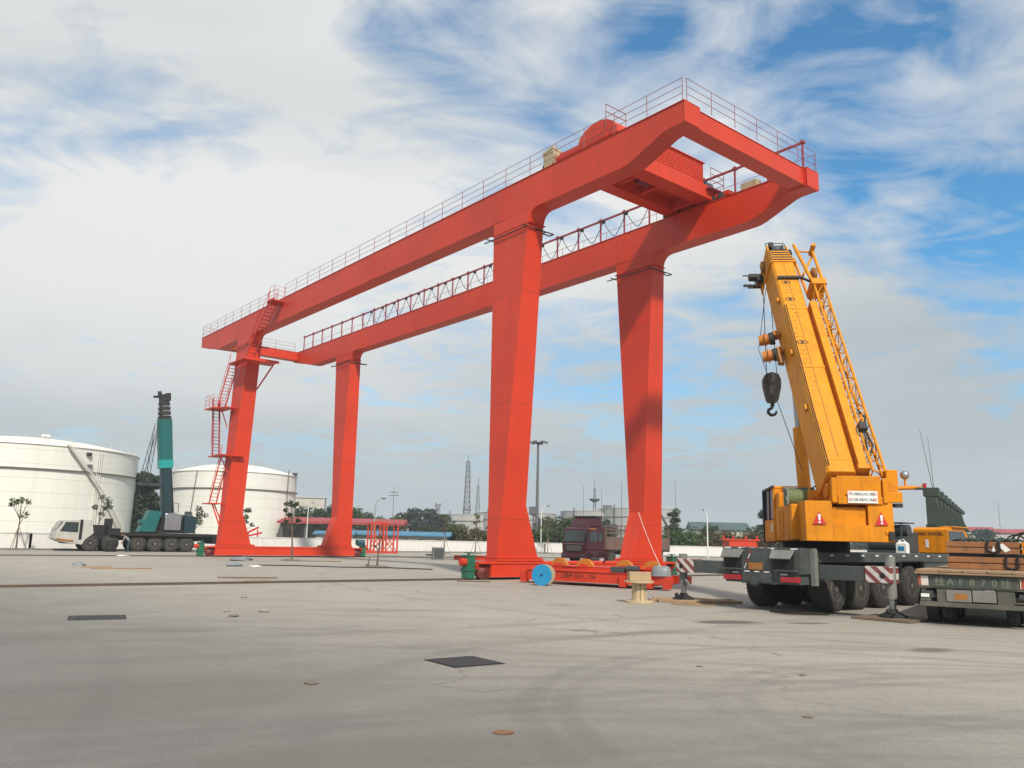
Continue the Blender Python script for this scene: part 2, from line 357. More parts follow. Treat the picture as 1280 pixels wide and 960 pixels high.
# ------------------------------------------------------------------ the ground
WALL = [(-95, 40), (-60, 57.5), (-41, 71.5), (-17, 97), (5, 116), (32, 114), (80, 100)]
def concrete():
    m, nt, b = nodes('worn_concrete')
    co = N(nt, 'ShaderNodeTexCoord').outputs['Object']
    big = noise(nt, co, .07, 6, .6, .3); mid = noise(nt, co, .5, 8, .65, .2); fine = noise(nt, co, 9, 8, .7)
    c = mixc(nt, ramp(nt, big, [(.32, 0.0), (.68, 1.0)]), (.315,.288,.245), (.45,.41,.345))
    c = mixc(nt, math_(nt, 'MULTIPLY', ramp(nt, mid, [(.45, 0.0), (.75, 1.0)]), .35), c, (.24,.225,.20))
    c = mixc(nt, math_(nt, 'MULTIPLY', ramp(nt, fine, [(.42, 0.0), (.66, 1.0)]), .42), c, (.20,.185,.165))
    # long faint scuffs left by vehicles
    for rot, sc, amt in ((20, (.06,1.6,1), .38), (-38, (.05,1.3,1), .34), (75, (.05,1.4,1), .25), (-8, (.08,3.2,1), .3)):
        s = noise(nt, mapping(nt, co, sc, (0,0,R(rot))), 1.6, 8, .68, .3)
        c = mixc(nt, math_(nt, 'MULTIPLY', ramp(nt, s, [(.54, 0.0), (.70, 1.0)]), amt), c, (.185,.175,.16))
    # tyre tracks of turning trucks
    wob = noise(nt, co, .6, 4); patch = ramp(nt, noise(nt, co, .35, 6, .65), [(.34, .15), (.58, 1.0)])
    sep = N(nt, 'ShaderNodeSeparateXYZ'); nt.links.new(co, sep.inputs[0])
    tread = noise(nt, co, 14, 3, .6)
    for cx, cy, r, wd, amt in ((6.5,9,6.25,.20,.34), (6.5,9,5.85,.17,.30), (6.5,9,4.2,.2,.24), (6.5,9,3.8,.16,.22), (6.3,9.3,8.2,.24,.24), (7.5,7.5,10.2,.2,.2), (16,-20,33.5,.2,.30), (16,-20,33.05,.17,.28), (16,-20,31.2,.2,.26), (16,-20,30.8,.16,.24),
                               (-6,-22,36,.22,.26), (-6,-22,38.1,.22,.26), (-30,60,52,.3,.28), (-30,60,54.2,.3,.26), (3,-8,17.2,.2,.26), (3,-8,16.8,.16,.24), (3,-8,19.3,.2,.24), (-24,2,19,.22,.22), (-24,2,21,.22,.22), (24,44,33,.25,.22)):
        dx = math_(nt, 'SUBTRACT', sep.outputs[0], cx); dy = math_(nt, 'SUBTRACT', sep.outputs[1], cy)
        d = math_(nt, 'SQRT', math_(nt, 'ADD', math_(nt, 'MULTIPLY', dx, dx), math_(nt, 'MULTIPLY', dy, dy)))
        d = math_(nt, 'ADD', d, math_(nt, 'MULTIPLY', wob, .22))
        k = math_(nt, 'SUBTRACT', 1.0, math_(nt, 'DIVIDE', math_(nt, 'ABSOLUTE', math_(nt, 'SUBTRACT', d, r + .11)), wd), clamp=True)
        k = math_(nt, 'MULTIPLY', math_(nt, 'MULTIPLY', math_(nt, 'POWER', k, .5), patch), math_(nt, 'MULTIPLY', math_(nt, 'ADD', tread, .45), amt*1.5))
        c = mixc(nt, k, c, (.15,.135,.12))
    # cloud shade painted into the slab colour at the near left, ragged edge
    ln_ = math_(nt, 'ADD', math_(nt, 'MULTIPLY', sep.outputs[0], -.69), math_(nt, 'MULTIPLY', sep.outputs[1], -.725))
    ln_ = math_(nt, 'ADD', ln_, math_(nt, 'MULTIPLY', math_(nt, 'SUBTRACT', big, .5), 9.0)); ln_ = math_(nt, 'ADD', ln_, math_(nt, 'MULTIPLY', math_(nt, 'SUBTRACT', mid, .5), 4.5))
    cloud_shade = N(nt, 'ShaderNodeMapRange', interpolation_type='SMOOTHSTEP', clamp=True); cloud_shade.inputs[1].default_value = -14; cloud_shade.inputs[2].default_value = -3.5; nt.links.new(ln_, cloud_shade.inputs[0])
    c = mixc(nt, math_(nt, 'MULTIPLY', cloud_shade.outputs[0], .74), c, (.118,.117,.115))
    # slab joints, in line with the crane rails
    j = mapping(nt, co, (1,1,1), (0,0,R(-39.36)))
    sj = N(nt, 'ShaderNodeSeparateXYZ'); nt.links.new(j, sj.inputs[0])
    for ax, per in ((0, 6.0), (1, 5.0)):
        f = math_(nt, 'ABSOLUTE', math_(nt, 'SUBTRACT', math_(nt, 'FRACT', math_(nt, 'DIVIDE', sj.outputs[ax], per)), .5))
        k = math_(nt, 'MULTIPLY', math_(nt, 'MULTIPLY', math_(nt, 'LESS_THAN', f, .012/per), .5), patch)
        c = mixc(nt, k, c, (.13,.12,.105))
    # oil spots
    v = N(nt, 'ShaderNodeTexVoronoi'); v.inputs['Scale'].default_value = .55; nt.links.new(co, v.inputs['Vector'])
    sp = math_(nt, 'MULTIPLY', math_(nt, 'LESS_THAN', math_(nt, 'ADD', v.outputs['Distance'], math_(nt, 'MULTIPLY', mid, .25)), .16), .35)
    c = mixc(nt, sp, c, (.14,.125,.11))
    # hairline cracks
    vc = N(nt, 'ShaderNodeTexVoronoi', feature='DISTANCE_TO_EDGE'); vc.inputs['Scale'].default_value = .16
    cw_ = N(nt, 'ShaderNodeVectorMath', operation='ADD'); nt.links.new(co, cw_.inputs[0])
    nz = N(nt, 'ShaderNodeTexNoise'); nz.inputs['Scale'].default_value = .7; nz.inputs['Detail'].default_value = 6; nt.links.new(co, nz.inputs['Vector'])
    sc_n = N(nt, 'ShaderNodeVectorMath', operation='SCALE'); sc_n.inputs['Scale'].default_value = 2.2; nt.links.new(nz.outputs['Color'], sc_n.inputs[0]); nt.links.new(sc_n.outputs[0], cw_.inputs[1])
    nt.links.new(cw_.outputs[0], vc.inputs['Vector'])
    ck = math_(nt, 'MULTIPLY', math_(nt, 'MULTIPLY', math_(nt, 'LESS_THAN', vc.outputs['Distance'], .0045), ramp(nt, big, [(.48, 0.0), (.56, 1.0)])), .6)
    c = mixc(nt, ck, c, (.09,.08,.07))
    # grit
    c = mixc(nt, math_(nt, 'MULTIPLY', ramp(nt, noise(nt, co, 26, 4, .7), [(.52, 0.0), (.66, 1.0)]), .38), c, (.15,.135,.115))
    c = mixc(nt, math_(nt, 'MULTIPLY', ramp(nt, noise(nt, co, 70, 2, .6), [(.54, 0.0), (.66, 1.0)]), .30), c, (.12,.11,.095))
    c = mixc(nt, math_(nt, 'MULTIPLY', ramp(nt, noise(nt, co, 45, 2, .6), [(.60, 0.0), (.70, 1.0)]), .30), c, (.56,.53,.47))
    # damp stains with ragged edges
    wet_ = None
    for x, y, rx, ry, ro, amt in ((5.05,19.45,.9,.5,.3,.95), (7.5,15.0,.7,.36,.5,.75), (7.0,19.6,.6,.26,.3,.8), (8.0,22.3,1.5,1.0,.3,.7), (1.55,23.3,.6,.22,.1,.6), (-9.9,33.0,1.2,.35,.1,.45), (-16.8,54.5,2.4,.8,.3,.4),
                                  (-6.2,15.4,1.3,.55,.2,.4), (3.4,17.2,1.2,.35,.4,.3), (-3.0,20.5,2.2,.6,.2,.25), (11.0,20.4,1.6,1.0,.8,.5), (-4.5,9.0,3.2,1.6,.6,.32), (-1.0,7.0,2.4,.9,.4,.3), (-9.0,13.0,3.0,1.2,.7,.3)):
        mp = mapping(nt, co, (1,1,1), (0,0,-ro), (-(x*math.cos(ro)+y*math.sin(ro)), -(-x*math.sin(ro)+y*math.cos(ro)), 0))
        ss = N(nt, 'ShaderNodeVectorMath', operation='MULTIPLY'); nt.links.new(mp, ss.inputs[0]); ss.inputs[1].default_value = (1/rx, 1/ry, 0)
        ln = N(nt, 'ShaderNodeVectorMath', operation='LENGTH'); nt.links.new(ss.outputs[0], ln.inputs[0])
        dd = math_(nt, 'ADD', ln.outputs['Value'], math_(nt, 'MULTIPLY', math_(nt, 'SUBTRACT', mid, .5), 1.6))
        k = math_(nt, 'MULTIPLY', ramp(nt, dd, [(.62, 1.0), (.98, 0.0)]), amt)
        wet_ = k if wet_ is None else math_(nt, 'MAXIMUM', wet_, k)
    c = mixc(nt, wet_, c, (.105,.095,.082))
    nt.links.new(c, b.inputs['Base Color'])
    rr = N(nt, 'ShaderNodeMapRange'); rr.inputs[3].default_value = .62; rr.inputs[4].default_value = .9
    nt.links.new(mid, rr.inputs[0]); nt.links.new(rr.outputs[0], b.inputs['Roughness'])
    bn = N(nt, 'ShaderNodeBump'); bn.inputs['Strength'].default_value = .35; bn.inputs['Distance'].default_value = .012
    nt.links.new(fine, bn.inputs['Height']); nt.links.new(bn.outputs[0], b.inputs['Normal'])
    return m
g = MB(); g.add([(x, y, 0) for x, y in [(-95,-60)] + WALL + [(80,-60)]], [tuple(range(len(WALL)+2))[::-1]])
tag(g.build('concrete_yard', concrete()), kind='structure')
dm = surf('dry_earth_and_grass', (.10,.10,.055), .95, dirt=.6, dirtcol=(.16,.13,.09), scale=.2, vary=.25)
g = MB(); g.add([(-3000,-400,-.03), (3000,-400,-.03), (3000,4000,-.03), (-3000,4000,-.03)], [(0,1,2,3)])
tag(g.build('ground', dm), kind='structure')
def wet(name, rough):
    m, nt, b = nodes(name); co = N(nt, 'ShaderNodeTexCoord').outputs['Object']
    c = mixc(nt, noise(nt, co, 2.5, 5), (.075,.066,.055), (.15,.135,.115)); nt.links.new(c, b.inputs['Base Color'])
    b.inputs['Roughness'].default_value = rough; return m
M['damp'] = wet('damp_concrete', .6); M['water'] = wet('shallow_water', .03)
def blot(name, x, y, rx, ry, mat, rot=0, z=.004, seed=0):
    q = random.Random(seed); n = 40; ph = [q.uniform(0, 6.3) for _ in range(4)]
    pts = []
    for i in range(n):
        a = 2*math.pi*i/n; k = 1 + .16*math.sin(2*a+ph[0]) + .11*math.sin(3*a+ph[1]) + .07*math.sin(5*a+ph[2]) + .04*math.sin(9*a+ph[3])
        px, py = rx*k*math.cos(a), ry*k*math.sin(a)
        pts.append((x + px*math.cos(rot) - py*math.sin(rot), y + px*math.sin(rot) + py*math.cos(rot), z))
    return tag(MB().add(pts, [tuple(range(n))]).build(name, mat), kind='structure')
blot('water_puddle', 8.0, 22.6, .85, .75, M['water'], .3, seed=4)

# crane rails let into the yard (along the travel direction of the gantry)
GA = R(39.36); GO = Vector((-.2127, 37.621, 0))
def gantry_pt(t, s, z=0):
    return GO + Vector((math.cos(GA), math.sin(GA), 0))*t + Vector((-math.sin(GA), math.cos(GA), 0))*s + Vector((0,0,z))
for s, lab, t0, t1 in ((0, 'rusty crane rail crossing the yard under the near legs of the red gantry', -42, 34), (33.5, 'rusty crane rail along the far side of the yard by the tanks', -62, 42)):
    r = thing('crane_rail', lab, 'rail', gantry_pt(0, s), GA)
    MB().box(t0, t1, -.03, .03, .0, .075).build('rail_head', M['rail'], r)
    MB().box(t0, t1, -.2, .2, .002, .012).build('base_plate', M['rail'], r)

# ------------------------------------------------------------------ the gantry crane: local x = t (along the sill), y = s (along the girders)
HT, HB, EH, TT, GW, LL = 18.87, 17.2, .86, 8.81, .94, 33.5
NE, FE, ZS, ZB = -10.6, 43.63, .93, .125
gan = thing('gantry_crane', 'tall red double girder gantry crane spanning the yard on four box legs', 'gantry crane', GO, GA)
RED = M['red']
def girder(t0):
    prof = [(NE, HT), (NE, HT-.88), (-9.78, HT-.89), (-9.5, HT-.94), (-7.9, HB+.13), (-7.55, HB+.03), (-7.25, HB),
            (39.2, HB), (39.9, HB+.04), (FE-.2, HT-EH), (FE, HT-EH), (FE, HT)]
    b = MB()
    b.loft([[(t0, s, z) for s, z in prof], [(t0+GW, s, z) for s, z in prof]])
    # flange lips
    b.box(t0-.04, t0+GW+.04, NE-.03, FE+.03, HT+.002, HT+.035)
    # end plate and bolted splices
    b.box(t0-.03, t0+GW+.03, NE-.03, NE-.004, HT-EH-.03, HT-.01)
    o = b.build('girder', M['girder'], gan, bevel=.012)
    for s in (.95, 13.6, 31.0):
        for sx in (t0-.016, t0+GW):
            sp = MB(); sp.box(sx, sx+.016, s-.35, s+.35, HB+.03, HT-.05)
            for k in range(7):
                for ds in (-.27, .27):
                    z = HB+.15+k*.22
                    sp.cyl((sx-.02, s+ds, z), (sx+.036, s+ds, z), .022, n=6)
            sp.build('splice_plate', RED, o)
    rl = MB(); rl.box(t0+GW*.5-.035, t0+GW*.5+.035, NE+.4, FE-.4, HT+.037, HT+.14); rl.build('trolley_rail', M['rail'], o)
    return o
girder(0); girder(TT)
def cross(s0, s1):
    b = MB(); b.box(GW+.004, TT-.004, s0, s1, HT-EH+.04, HT-.03)
    b.box(GW+.004, TT-.004, s0-.03, s1+.03, HT-.028, HT-.003)
    for t in (GW+.03, TT-.03):                      # bolted end flanges
        b.box(t-.02, t+.02, s0-.07, s1+.07, HT-EH, HT+.02)
        for k in range(4): 
            for q in (-.05, .05): b.cyl((t-.06, s0-.045, HT-.12-k*.19), (t+.06, s0-.045, HT-.12-k*.19), .024, n=6)
    b.build('cross_beam', RED, gan, bevel=.01)
cross(NE+.12, NE+.9); cross(FE-.95, FE-.15)
def hs(z): return .37 + .98*(z-ZS)/(HB-ZS)
def leg(sgn, tout, s0):
    """sgn +1: flare towards +t (girder 1 legs); tout: outer edge at the top"""
    lv = [(ZS+.004, -.69, 1.735), (3.3, -.55, .86), (9, -.33, .90), (HB-.45, -.03, .93), (HB-.02, -.01, .95)]
    rings = []
    for z, a, c in lv:
        h = hs(z)
        rings.append([(tout+sgn*a, s0-h, z), (tout+sgn*c, s0-h, z), (tout+sgn*c, s0+h, z), (tout+sgn*a, s0+h, z)])
    b = MB(); b.loft(rings)
    # curved haunch on the water side under the girder
    ta, tb = tout+sgn*.0, tout+sgn*.93
    arc = [(s0-hs(HB-.6)+.02, HB-.62)] + [(s0-hs(HB)-.55+.55*math.cos(a), HB-.6+.6*math.sin(a)-.012) for a in [R(x) for x in (8,20,35,50,65,80,90)]] + [(s0-hs(HB)+.1, HB-.012)]
    b.loft([[(ta, s, z) for s, z in arc], [(tb, s, z) for s, z in arc]])
    # cap and base plates, welded seams
    b.box(min(ta,tb)-.06, max(ta,tb)+.06, s0-1.42, s0+1.42, HB-.66, HB-.625)
    lo, hi = sorted((tout-sgn*.74, tout+sgn*1.79))
    b.box(lo, hi, s0-.47, s0+.47, ZS+.002, ZS+.028)
    for z in (6.2, 11.6):
        h = hs(z)+.003; a = -.69+.68*(z-ZS)/(HB-ZS); c = .88
        lo, hi = sorted((tout+sgn*(a-.0), tout+sgn*c))
        b.box(lo, hi, s0-h, s0-h+.01, z, z+.02)
    o = b.build('leg', M['legred'], gan, bevel=.012)
    c = MB(); z = 16.32                                # thin black rigging frame round the leg head
    h = hs(z)+.07; lo, hi = sorted((tout-sgn*.14, tout+sgn*1.06))
    for x, y0, y1 in ((lo, s0-h-.02, s0+h+.55), (hi, s0-h-.02, s0+h+.2)): c.bar((x, y0, z), (x, y1, z), .045)
    for y in (s0-h, s0+h): c.bar((lo-.3, y, z), (hi+.5, y, z), .045)
    c.bar((hi+.48, s0-h, z), (hi+.48, s0-h+.28, z), .045); c.bar((hi+.04, s0-h+.28, z), (hi+.5, s0-h+.28, z), .045)
    c.build('rigging_frame', M['black'], o)
    return o
legs = [leg(1, 0, 0), leg(-1, TT+GW, 0), leg(1, 0, LL), leg(-1, TT+GW, LL)]
def wheel(parent, c, axis, r, wd, tyre, rim, rim_r=.55, name='wheel', inset=.06):
    a = Vector(axis).normalized(); c = Vector(c); h = wd/2
    b = MB(); n = 28
    b.lathe([(r*rim_r, -h), (r*.86, -h), (r*.97, -h*.82), (r, -h*.6), (r, h*.6), (r*.97, h*.82), (r*.86, h), (r*rim_r, h)], c, a, n)
    if r > .45:
        s_ = a.cross(Vector((0,0,1))).normalized(); t_ = s_.cross(a)
        for i in range(36):                             # tread blocks
            an = 2*math.pi*i/36; d = s_*math.cos(an) + t_*math.sin(an); q = -s_*math.sin(an) + t_*math.cos(an)
            for sg in (-1, 1):
                p0 = c + d*(r*.965) + a*(sg*h*.86); p1 = c + d*(r*1.008) + a*(sg*h*.1) + q*(.03*r)
                b.bar(p0, p1, .055*r, .05*r, up=tuple(d))
    o = b.build(name, tyre, parent)
    m_ = MB(); rr = r*rim_r
    m_.lathe([(rr*1.02, h*.98), (rr*.98, h*1.04), (rr*.90, h*.9), (rr*.80, h*(.9-inset*6)), (rr*.45, h*.55), (rr*.42, h*.98), (rr*.22, h*1.0), (.002, h*1.02)], c, a, 24)
    m_.lathe([(rr*1.02, -h*.98), (rr*.9, -h*.9), (rr*.8, -h*.6), (.002, -h*.6)], c, a, 24)
    s_ = a.cross(Vector((0,0,1))).normalized(); t_ = s_.cross(a)
    for i in range(10):
        an = 2*math.pi*i/10; p = c + (s_*math.cos(an) + t_*math.sin(an))*rr*.62 + a*(h*.55)
        m_.cyl(p, p + a*(h*.22), rr*.06, n=6)
    m_.build('rim', rim, o)
    return o
def sill(s0):
    b = MB(); b.box(-1.0, 10.75, s0-.42, s0+.42, ZB, ZS-.13)
    for t in (-.72, 7.72): b.box(t, t+2.75, s0-.45, s0+.45, ZS-.128, ZS)
    b.box(-1.7, 11.45, s0-.46, s0+.46, ZS-.25, ZS-.16)
    b.box(-1.02, 10.77, s0-.46, s0+.46, ZB-.012, ZB+.018)
    for t in (-1.7, 11.43): b.box(t, t+.03, s0-.4, s0+.4, .45, ZS-.26)
    for t in (1.9, 4.9, 7.9): b.box(t-.01, t+.01, s0-.425, s0+.425, ZB+.02, ZS-.26)
    o = b.build('sill_beam', RED, gan, bevel=.012)
    for t in (-1.32, 11.07):
        wb = MB(); wb.lathe([(.34,-.12),(.36,-.1),(.36,-.075),(.3,-.06),(.3,.06),(.36,.075),(.36,.1),(.34,.12),(.12,.12),(.1,.16),(.01,.16)], (t, s0-.18, .36), (0,-1,0), 24)
        wb.build('rail_wheel', M['darkred'], o)
    for t, sg in ((-1.95, -1), (11.7, 1)):
        cb = MB(); cb.box(t-.2, t+.2, s0-.22, s0+.22, .06, .98); cb.box(t-.24, t+.24, s0-.26, s0+.26, .38, .47); cb.box(t-.23, t+.23, s0-.24, s0+.24, .98, 1.05)
        cb.cyl((t, s0, 1.05), (t, s0, 1.14), .05, n=8); cb.cyl((t, s0, 1.14), (t, s0, 1.18), .2, n=12)
        cl_ = cb.build('rail_clamp', M['green'], o, bevel=.01)
        mb = MB(); mb.cyl((t+sg*.2, s0-.05, .76), (t+sg*.46, s0-.05, .76), .16, n=12); mb.cyl((t+sg*.46, s0-.05, .76), (t+sg*.5, s0-.05, .76), .12, n=12)
        mb.build('clamp_motor', M['redground'], cl_)
    return o
s_near = sill(0); s_far = sill(LL)
mt = MB(); mt.cyl((10.95, LL-.3, 1.25), (11.6, LL-.3, 1.25), .24, n=14); mt.cyl((11.6, LL-.3, 1.25), (11.68, LL-.3, 1.25), .2, n=14); mt.box(11.1, 11.4, LL-.5, LL-.1, .92, 1.05)
mt.build('drive_motor', M['motor'], s_far)

# railings along the outer girder and over both cross beams
RR = M['handrail']
def railing(b, p0, p1, n, h=1.0, r=.0125, rails=(1.0, .67, .34), r_post=.017):
    p0 = Vector(p0); p1 = Vector(p1); up = Vector((0,0,1))
    for i in range(n+1):
        p = p0.lerp(p1, i/n); b.cyl(p, p + up*h, r_post, n=6)
    for q in rails: b.cyl(p0 + up*h*q, p1 + up*h*q, r, n=6)
b = MB(); railing(b, (.03, NE+.1, HT+.03), (.03, 26.3, HT+.03), 20); railing(b, (.03, 27.6, HT+.03), (.03, FE-.05, HT+.03), 9)
railing(b, (.03, FE-.05, HT+.03), (GW, FE-.05, HT+.03), 1); b.build('railing', RR, gan)
b = MB(); railing(b, (.2, NE+.02, HT+.03), (TT+GW-.05, NE+.02, HT+.03), 6); b.build('railing', RR, gan)
b = MB(); railing(b, (GW, FE-.1, HT-.0), (TT, FE-.1, HT-.0), 4); b.build('railing', RR, gan)
b = MB()                                               # thin lifelines along the far edge of the second girder
railing(b, (TT+GW-.02, NE+.1, HT+.03), (TT+GW-.02, FE-.3, HT+.03), 28, .95, .012, (1.0, .5), .014); b.build('railing', RR, gan)
# festoon rail and its cable loops
b = MB(); zr = 20.2; tf = TT+.08
b.bar((tf, NE+.15, zr), (tf, 41.8, zr), .09, .10)
for i in range(29):
    s = NE+.2+i*1.862
    b.bar((tf, s, HT+.03), (tf, s, zr-.05), .075)
    b.bar((tf, s, zr+.05), (tf, s, zr+.16), .06)
    b.box(tf-.08, tf+.16, s-.09, s+.09, zr-.02, zr+.09)
fest = b.build('festoon_rail', M['redrail'], gan)
q = random.Random(3)
stops = [-1.2+i*1.78 for i in range(19)]
for i in range(len(stops)-1):
    a, c = stops[i], stops[i+1]; L = MB(); pts = []; deep = q.uniform(.95, 1.15)
    for k in range(13):
        u = k/12; pts.append((tf-.06, a+.04+(c-a-.08)*(u + .06*math.sin(2*math.pi*u)), zr-.16-deep*(1-(2*u-1)**2)))
    L.tube(pts, .021, 5); L.box(tf-.12, tf+.02, a-.09, a+.09, zr-.2, zr-.05)
    L.build('cable_loop', M['cable'], fest)
# small boxes on the girder ends and the leaning control cabinet
b = MB(); b.box(TT+.05, TT+.45, -7.9, -7.0, HT+.04, HT+.42); b.build('junction_box', M['beige'], gan, bevel=.01)
b = MB(); b.box(TT+.1, TT+.35, -5.9, -5.6, HT+.04, HT+.40); b.box(TT+.1, TT+.35, -5.4, -5.2, HT+.04, HT+.36); b.build('limit_switch', M['grey'], gan)
b = MB(Matrix.Translation((.30, -2.62, HT+.05)) @ Matrix.Rotation(R(9), 4, 'Y') @ Matrix.Rotation(R(-14), 4, 'X'))
b.box(-.25, .25, -.33, .33, 0, .85); b.box(-.28, .28, -.36, .36, .85, 1.0); b.box(-.255, -.25, -.28, .28, .08, .78)
b.build('control_cabinet', M['beige'], gan, bevel=.015)

# access ladders and landings on the far left leg
def steps(b, p0, p1, wdir, wd, n, rail=True):
    p0 = Vector(p0); p1 = Vector(p1); wv = Vector(wdir)*wd/2; up = Vector((0,0,1))
    for sg in (-1, 1):
        b.bar(p0+wv*sg, p1+wv*sg, .05, .12)
        if rail:
            h = Vector((0,0,.85)); b.cyl(p0+wv*sg+h, p1+wv*sg+h, .018, n=5)
            for k in range(5):
                p = p0.lerp(p1, k/4)+wv*sg; b.cyl(p, p+h, .014, n=5)
    for i in range(n):
        p = p0.lerp(p1, (i+.5)/n); b.bar(p-wv, p+wv, .10, .035)
LM = M['redrail']
b = MB(); steps(b, (-.50, 30.9, 14.95), (-.50, 27.2, 18.55), (1,0,0), .62, 15); b.build('stair_flight', RED, gan)
b = MB(); b.box(-.85, -.03, 26.2, 27.4, 18.5, 18.58); b.box(-.85, -.8, 26.2, 27.4, 18.5, 18.72)
railing(b, (-.82, 26.25, 18.58), (-.82, 27.1, 18.58), 1, 1.05); railing(b, (-.82, 26.25, 18.58), (-.05, 26.25, 18.58), 1, 1.05); b.build('top_landing', RED, gan)
b = MB(); b.box(-.95, 1.75, 30.5, 32.22, 14.86, 14.94); b.box(-.95, -.22, 32.22, 33.9, 14.86, 14.94)
b.box(-.95, 1.75, 30.46, 30.5, 14.78, 15.0)
b.bar((1.7, 31.4, 14.85), (.9, 32.35, 12.9), .09); b.bar((-.9, 31.4, 14.85), (-.25, 32.4, 13.2), .07); b.build('landing', RED, gan)
b = MB(); steps(b, (-.75, 35.2, 11.45), (-.62, 33.6, 14.9), (1,0,0), .6, 14); b.build('stair_flight', RED, gan)
b = MB(); b.box(-1.75, -.34, 34.2, 36.1, 11.34, 11.42); b.box(-1.2, -.3, 33.2, 34.2, 11.34, 11.42)
railing(b, (-1.72, 34.25, 11.42), (-1.72, 36.05, 11.42), 2); railing(b, (-1.72, 36.05, 11.42), (-.4, 36.05, 11.42), 1)
b.bar((-1.0, 34.4, 11.34), (-.45, 34.3, 9.9), .07); b.build('landing', RED, gan)
b = MB(); steps(b, (-1.05, 34.6, 7.66), (-1.15, 35.3, 12.2), (1,0,0), .52, 17, False)      # caged ladder
for k in range(7):
    z = 8.6+k*.55; y = 34.6+.7*(z-7.66)/4.5
    b.tube([(-1.05+.33*math.cos(R(a)), y+.6*math.sin(R(a)) , z) for a in range(0, 181, 20)], .012, 4)
for a in (20, 90, 160): b.cyl((-1.05+.33*math.cos(R(a)), 34.75+.6*math.sin(R(a)), 8.6), (-1.05+.33*math.cos(R(a)), 35.25+.6*math.sin(R(a)), 11.9), .012, n=4)
b.build('caged_ladder', LM, gan)
b = MB(); b.box(-1.45, -.46, 32.4, 35.2, 7.56, 7.64); b.box(-.5, .35, 32.35, 32.78, 7.56, 7.64); b.bar((-1.1, 33.4, 7.56), (-.5, 33.3, 6.3), .07); b.build('landing', RED, gan)
b = MB(); steps(b, (-.95, 34.6, 4.05), (-.8, 33.3, 7.6), (1,0,0), .55, 13); b.build('stair_flight', RED, gan)
b = MB(); b.box(-1.5, -.56, 33.6, 35.4, 3.92, 4.0); b.bar((-1.2, 34.0, 3.92), (-.62, 33.6, 2.2), .09); b.bar((-.9, 34.4, 3.92), (-.62, 33.8, 2.9), .07); b.build('landing', RED, gan)

# ------------------------------------------------------------------ the hoist trolley on top of the girders
tro = thing('hoist_trolley', 'red hoist trolley with a louvred housing riding on top of the gantry girders', 'trolley', GO + Vector((0,0,0)), GA)
tro.location = gantry_pt(0, 0, 0)
b = MB(); zf = HT+.30
for s0, s1 in ((-5.25, -4.35), (-3.0, -2.25)): b.box(.62, TT+GW-.1, s0, s1, HT+.16, HT+.86)     # cross girders
b.box(.62, TT+GW-.1, -4.34, -3.01, HT+.72, HT+.80)
for t in (GW+.25, TT-.25): b.box(t-.14, t+.14, -4.345, -3.005, HT+.18, HT+.70)
for t in (.2, TT+.2): b.box(t, t+.52, -6.2, -2.1, HT+.24, HT+.46)                               # end carriages
for t in (2.6, 4.2, 5.9): b.box(t, t+.2, -4.345, -3.005, HT+.3, HT+.71)
tf_ = b.build('frame', RED, tro, bevel=.012)
for t in (GW*.5, TT+GW*.5):
    for s in (-5.15, -2.05):
        wb = MB(); wb.lathe([(.26,-.08),(.26,-.055),(.21,-.05),(.21,.05),(.26,.055),(.26,.08),(.05,.09)], (t, s, HT+.355), (1,0,0), 20); wb.build('wheel', M['black'], tro)
b = MB(); b.box(3.0, 8.3, -5.2, -3.4, HT+.88, HT+1.96); b.box(2.92, 8.38, -5.28, -3.35, HT+1.96, HT+2.01)
for k in range(7): b.box(3.02, 8.28, -5.225, -5.2, HT+.98+k*.14, HT+1.01+k*.14)
for t in (3.9, 5.2, 6.5, 7.6): b.box(t-.02, t+.02, -5.235, -5.2, HT+.92, HT+1.97)
hb = b.build('machine_housing', RED, tro, bevel=.008)
b = MB(); n = 14; sc_, r_ = -5.55, .78                                                           # rounded drum cover over girder one
pr = [(sc_-1.25, HT+.3)] + [(sc_-1.2*math.cos(math.pi*k/n), HT+.42+r_*math.sin(math.pi*k/n)) for k in range(n+1)] + [(sc_+1.25, HT+.3)]
b.loft([[(.25, s, z) for s, z in pr], [(1.45, s, z) for s, z in pr]]); b.build('drum_cover', RED, tro, bevel=.01)
b = MB(); railing(b, (.2, -6.15, HT+.75), (1.5, -6.15, HT+.75), 1, 1.05, .02); b.build('railing', RR, tro)
b = MB(); railing(b, (8.5, -5.5, HT+.72), (9.6, -5.5, HT+.72), 1, 1.0, .02); railing(b, (9.6, -5.5, HT+.72), (9.6, -1.8, HT+.72), 3, 1.0, .02)
b.box(8.4, 9.65, -5.55, -4.6, HT+.62, HT+.66); b.build('railing', RR, tro)
b = MB(); b.cyl((8.5, -5.0, HT+.95), (9.1, -5.0, HT+.95), .2, n=14); b.box(8.45, 9.2, -5.2, -4.8, HT+.68, HT+.78); b.cyl((9.1, -5.0, HT+.95), (9.25, -5.0, HT+.95), .14, n=12); b.build('drive_motor', M['motor'], tro)
b = MB()
for t in (3.4, 5.4):
    b = MB(); b.cyl((t-.35, -3.65, HT+.75), (t+.35, -3.65, HT+.75), .3, n=18); b.build('hoist_drum', M['darkred'], tro)
b = MB(); b.prism([(TT+GW+.02, -5.9, HT+.1), (TT+GW+.02, -5.0, HT+.1), (TT+GW+.02, -5.1, HT+.75), (TT+GW+.02, -5.65, HT+.75)], (.06, 0, 0)); b.build('bumper_plate', M['redground'], tro)
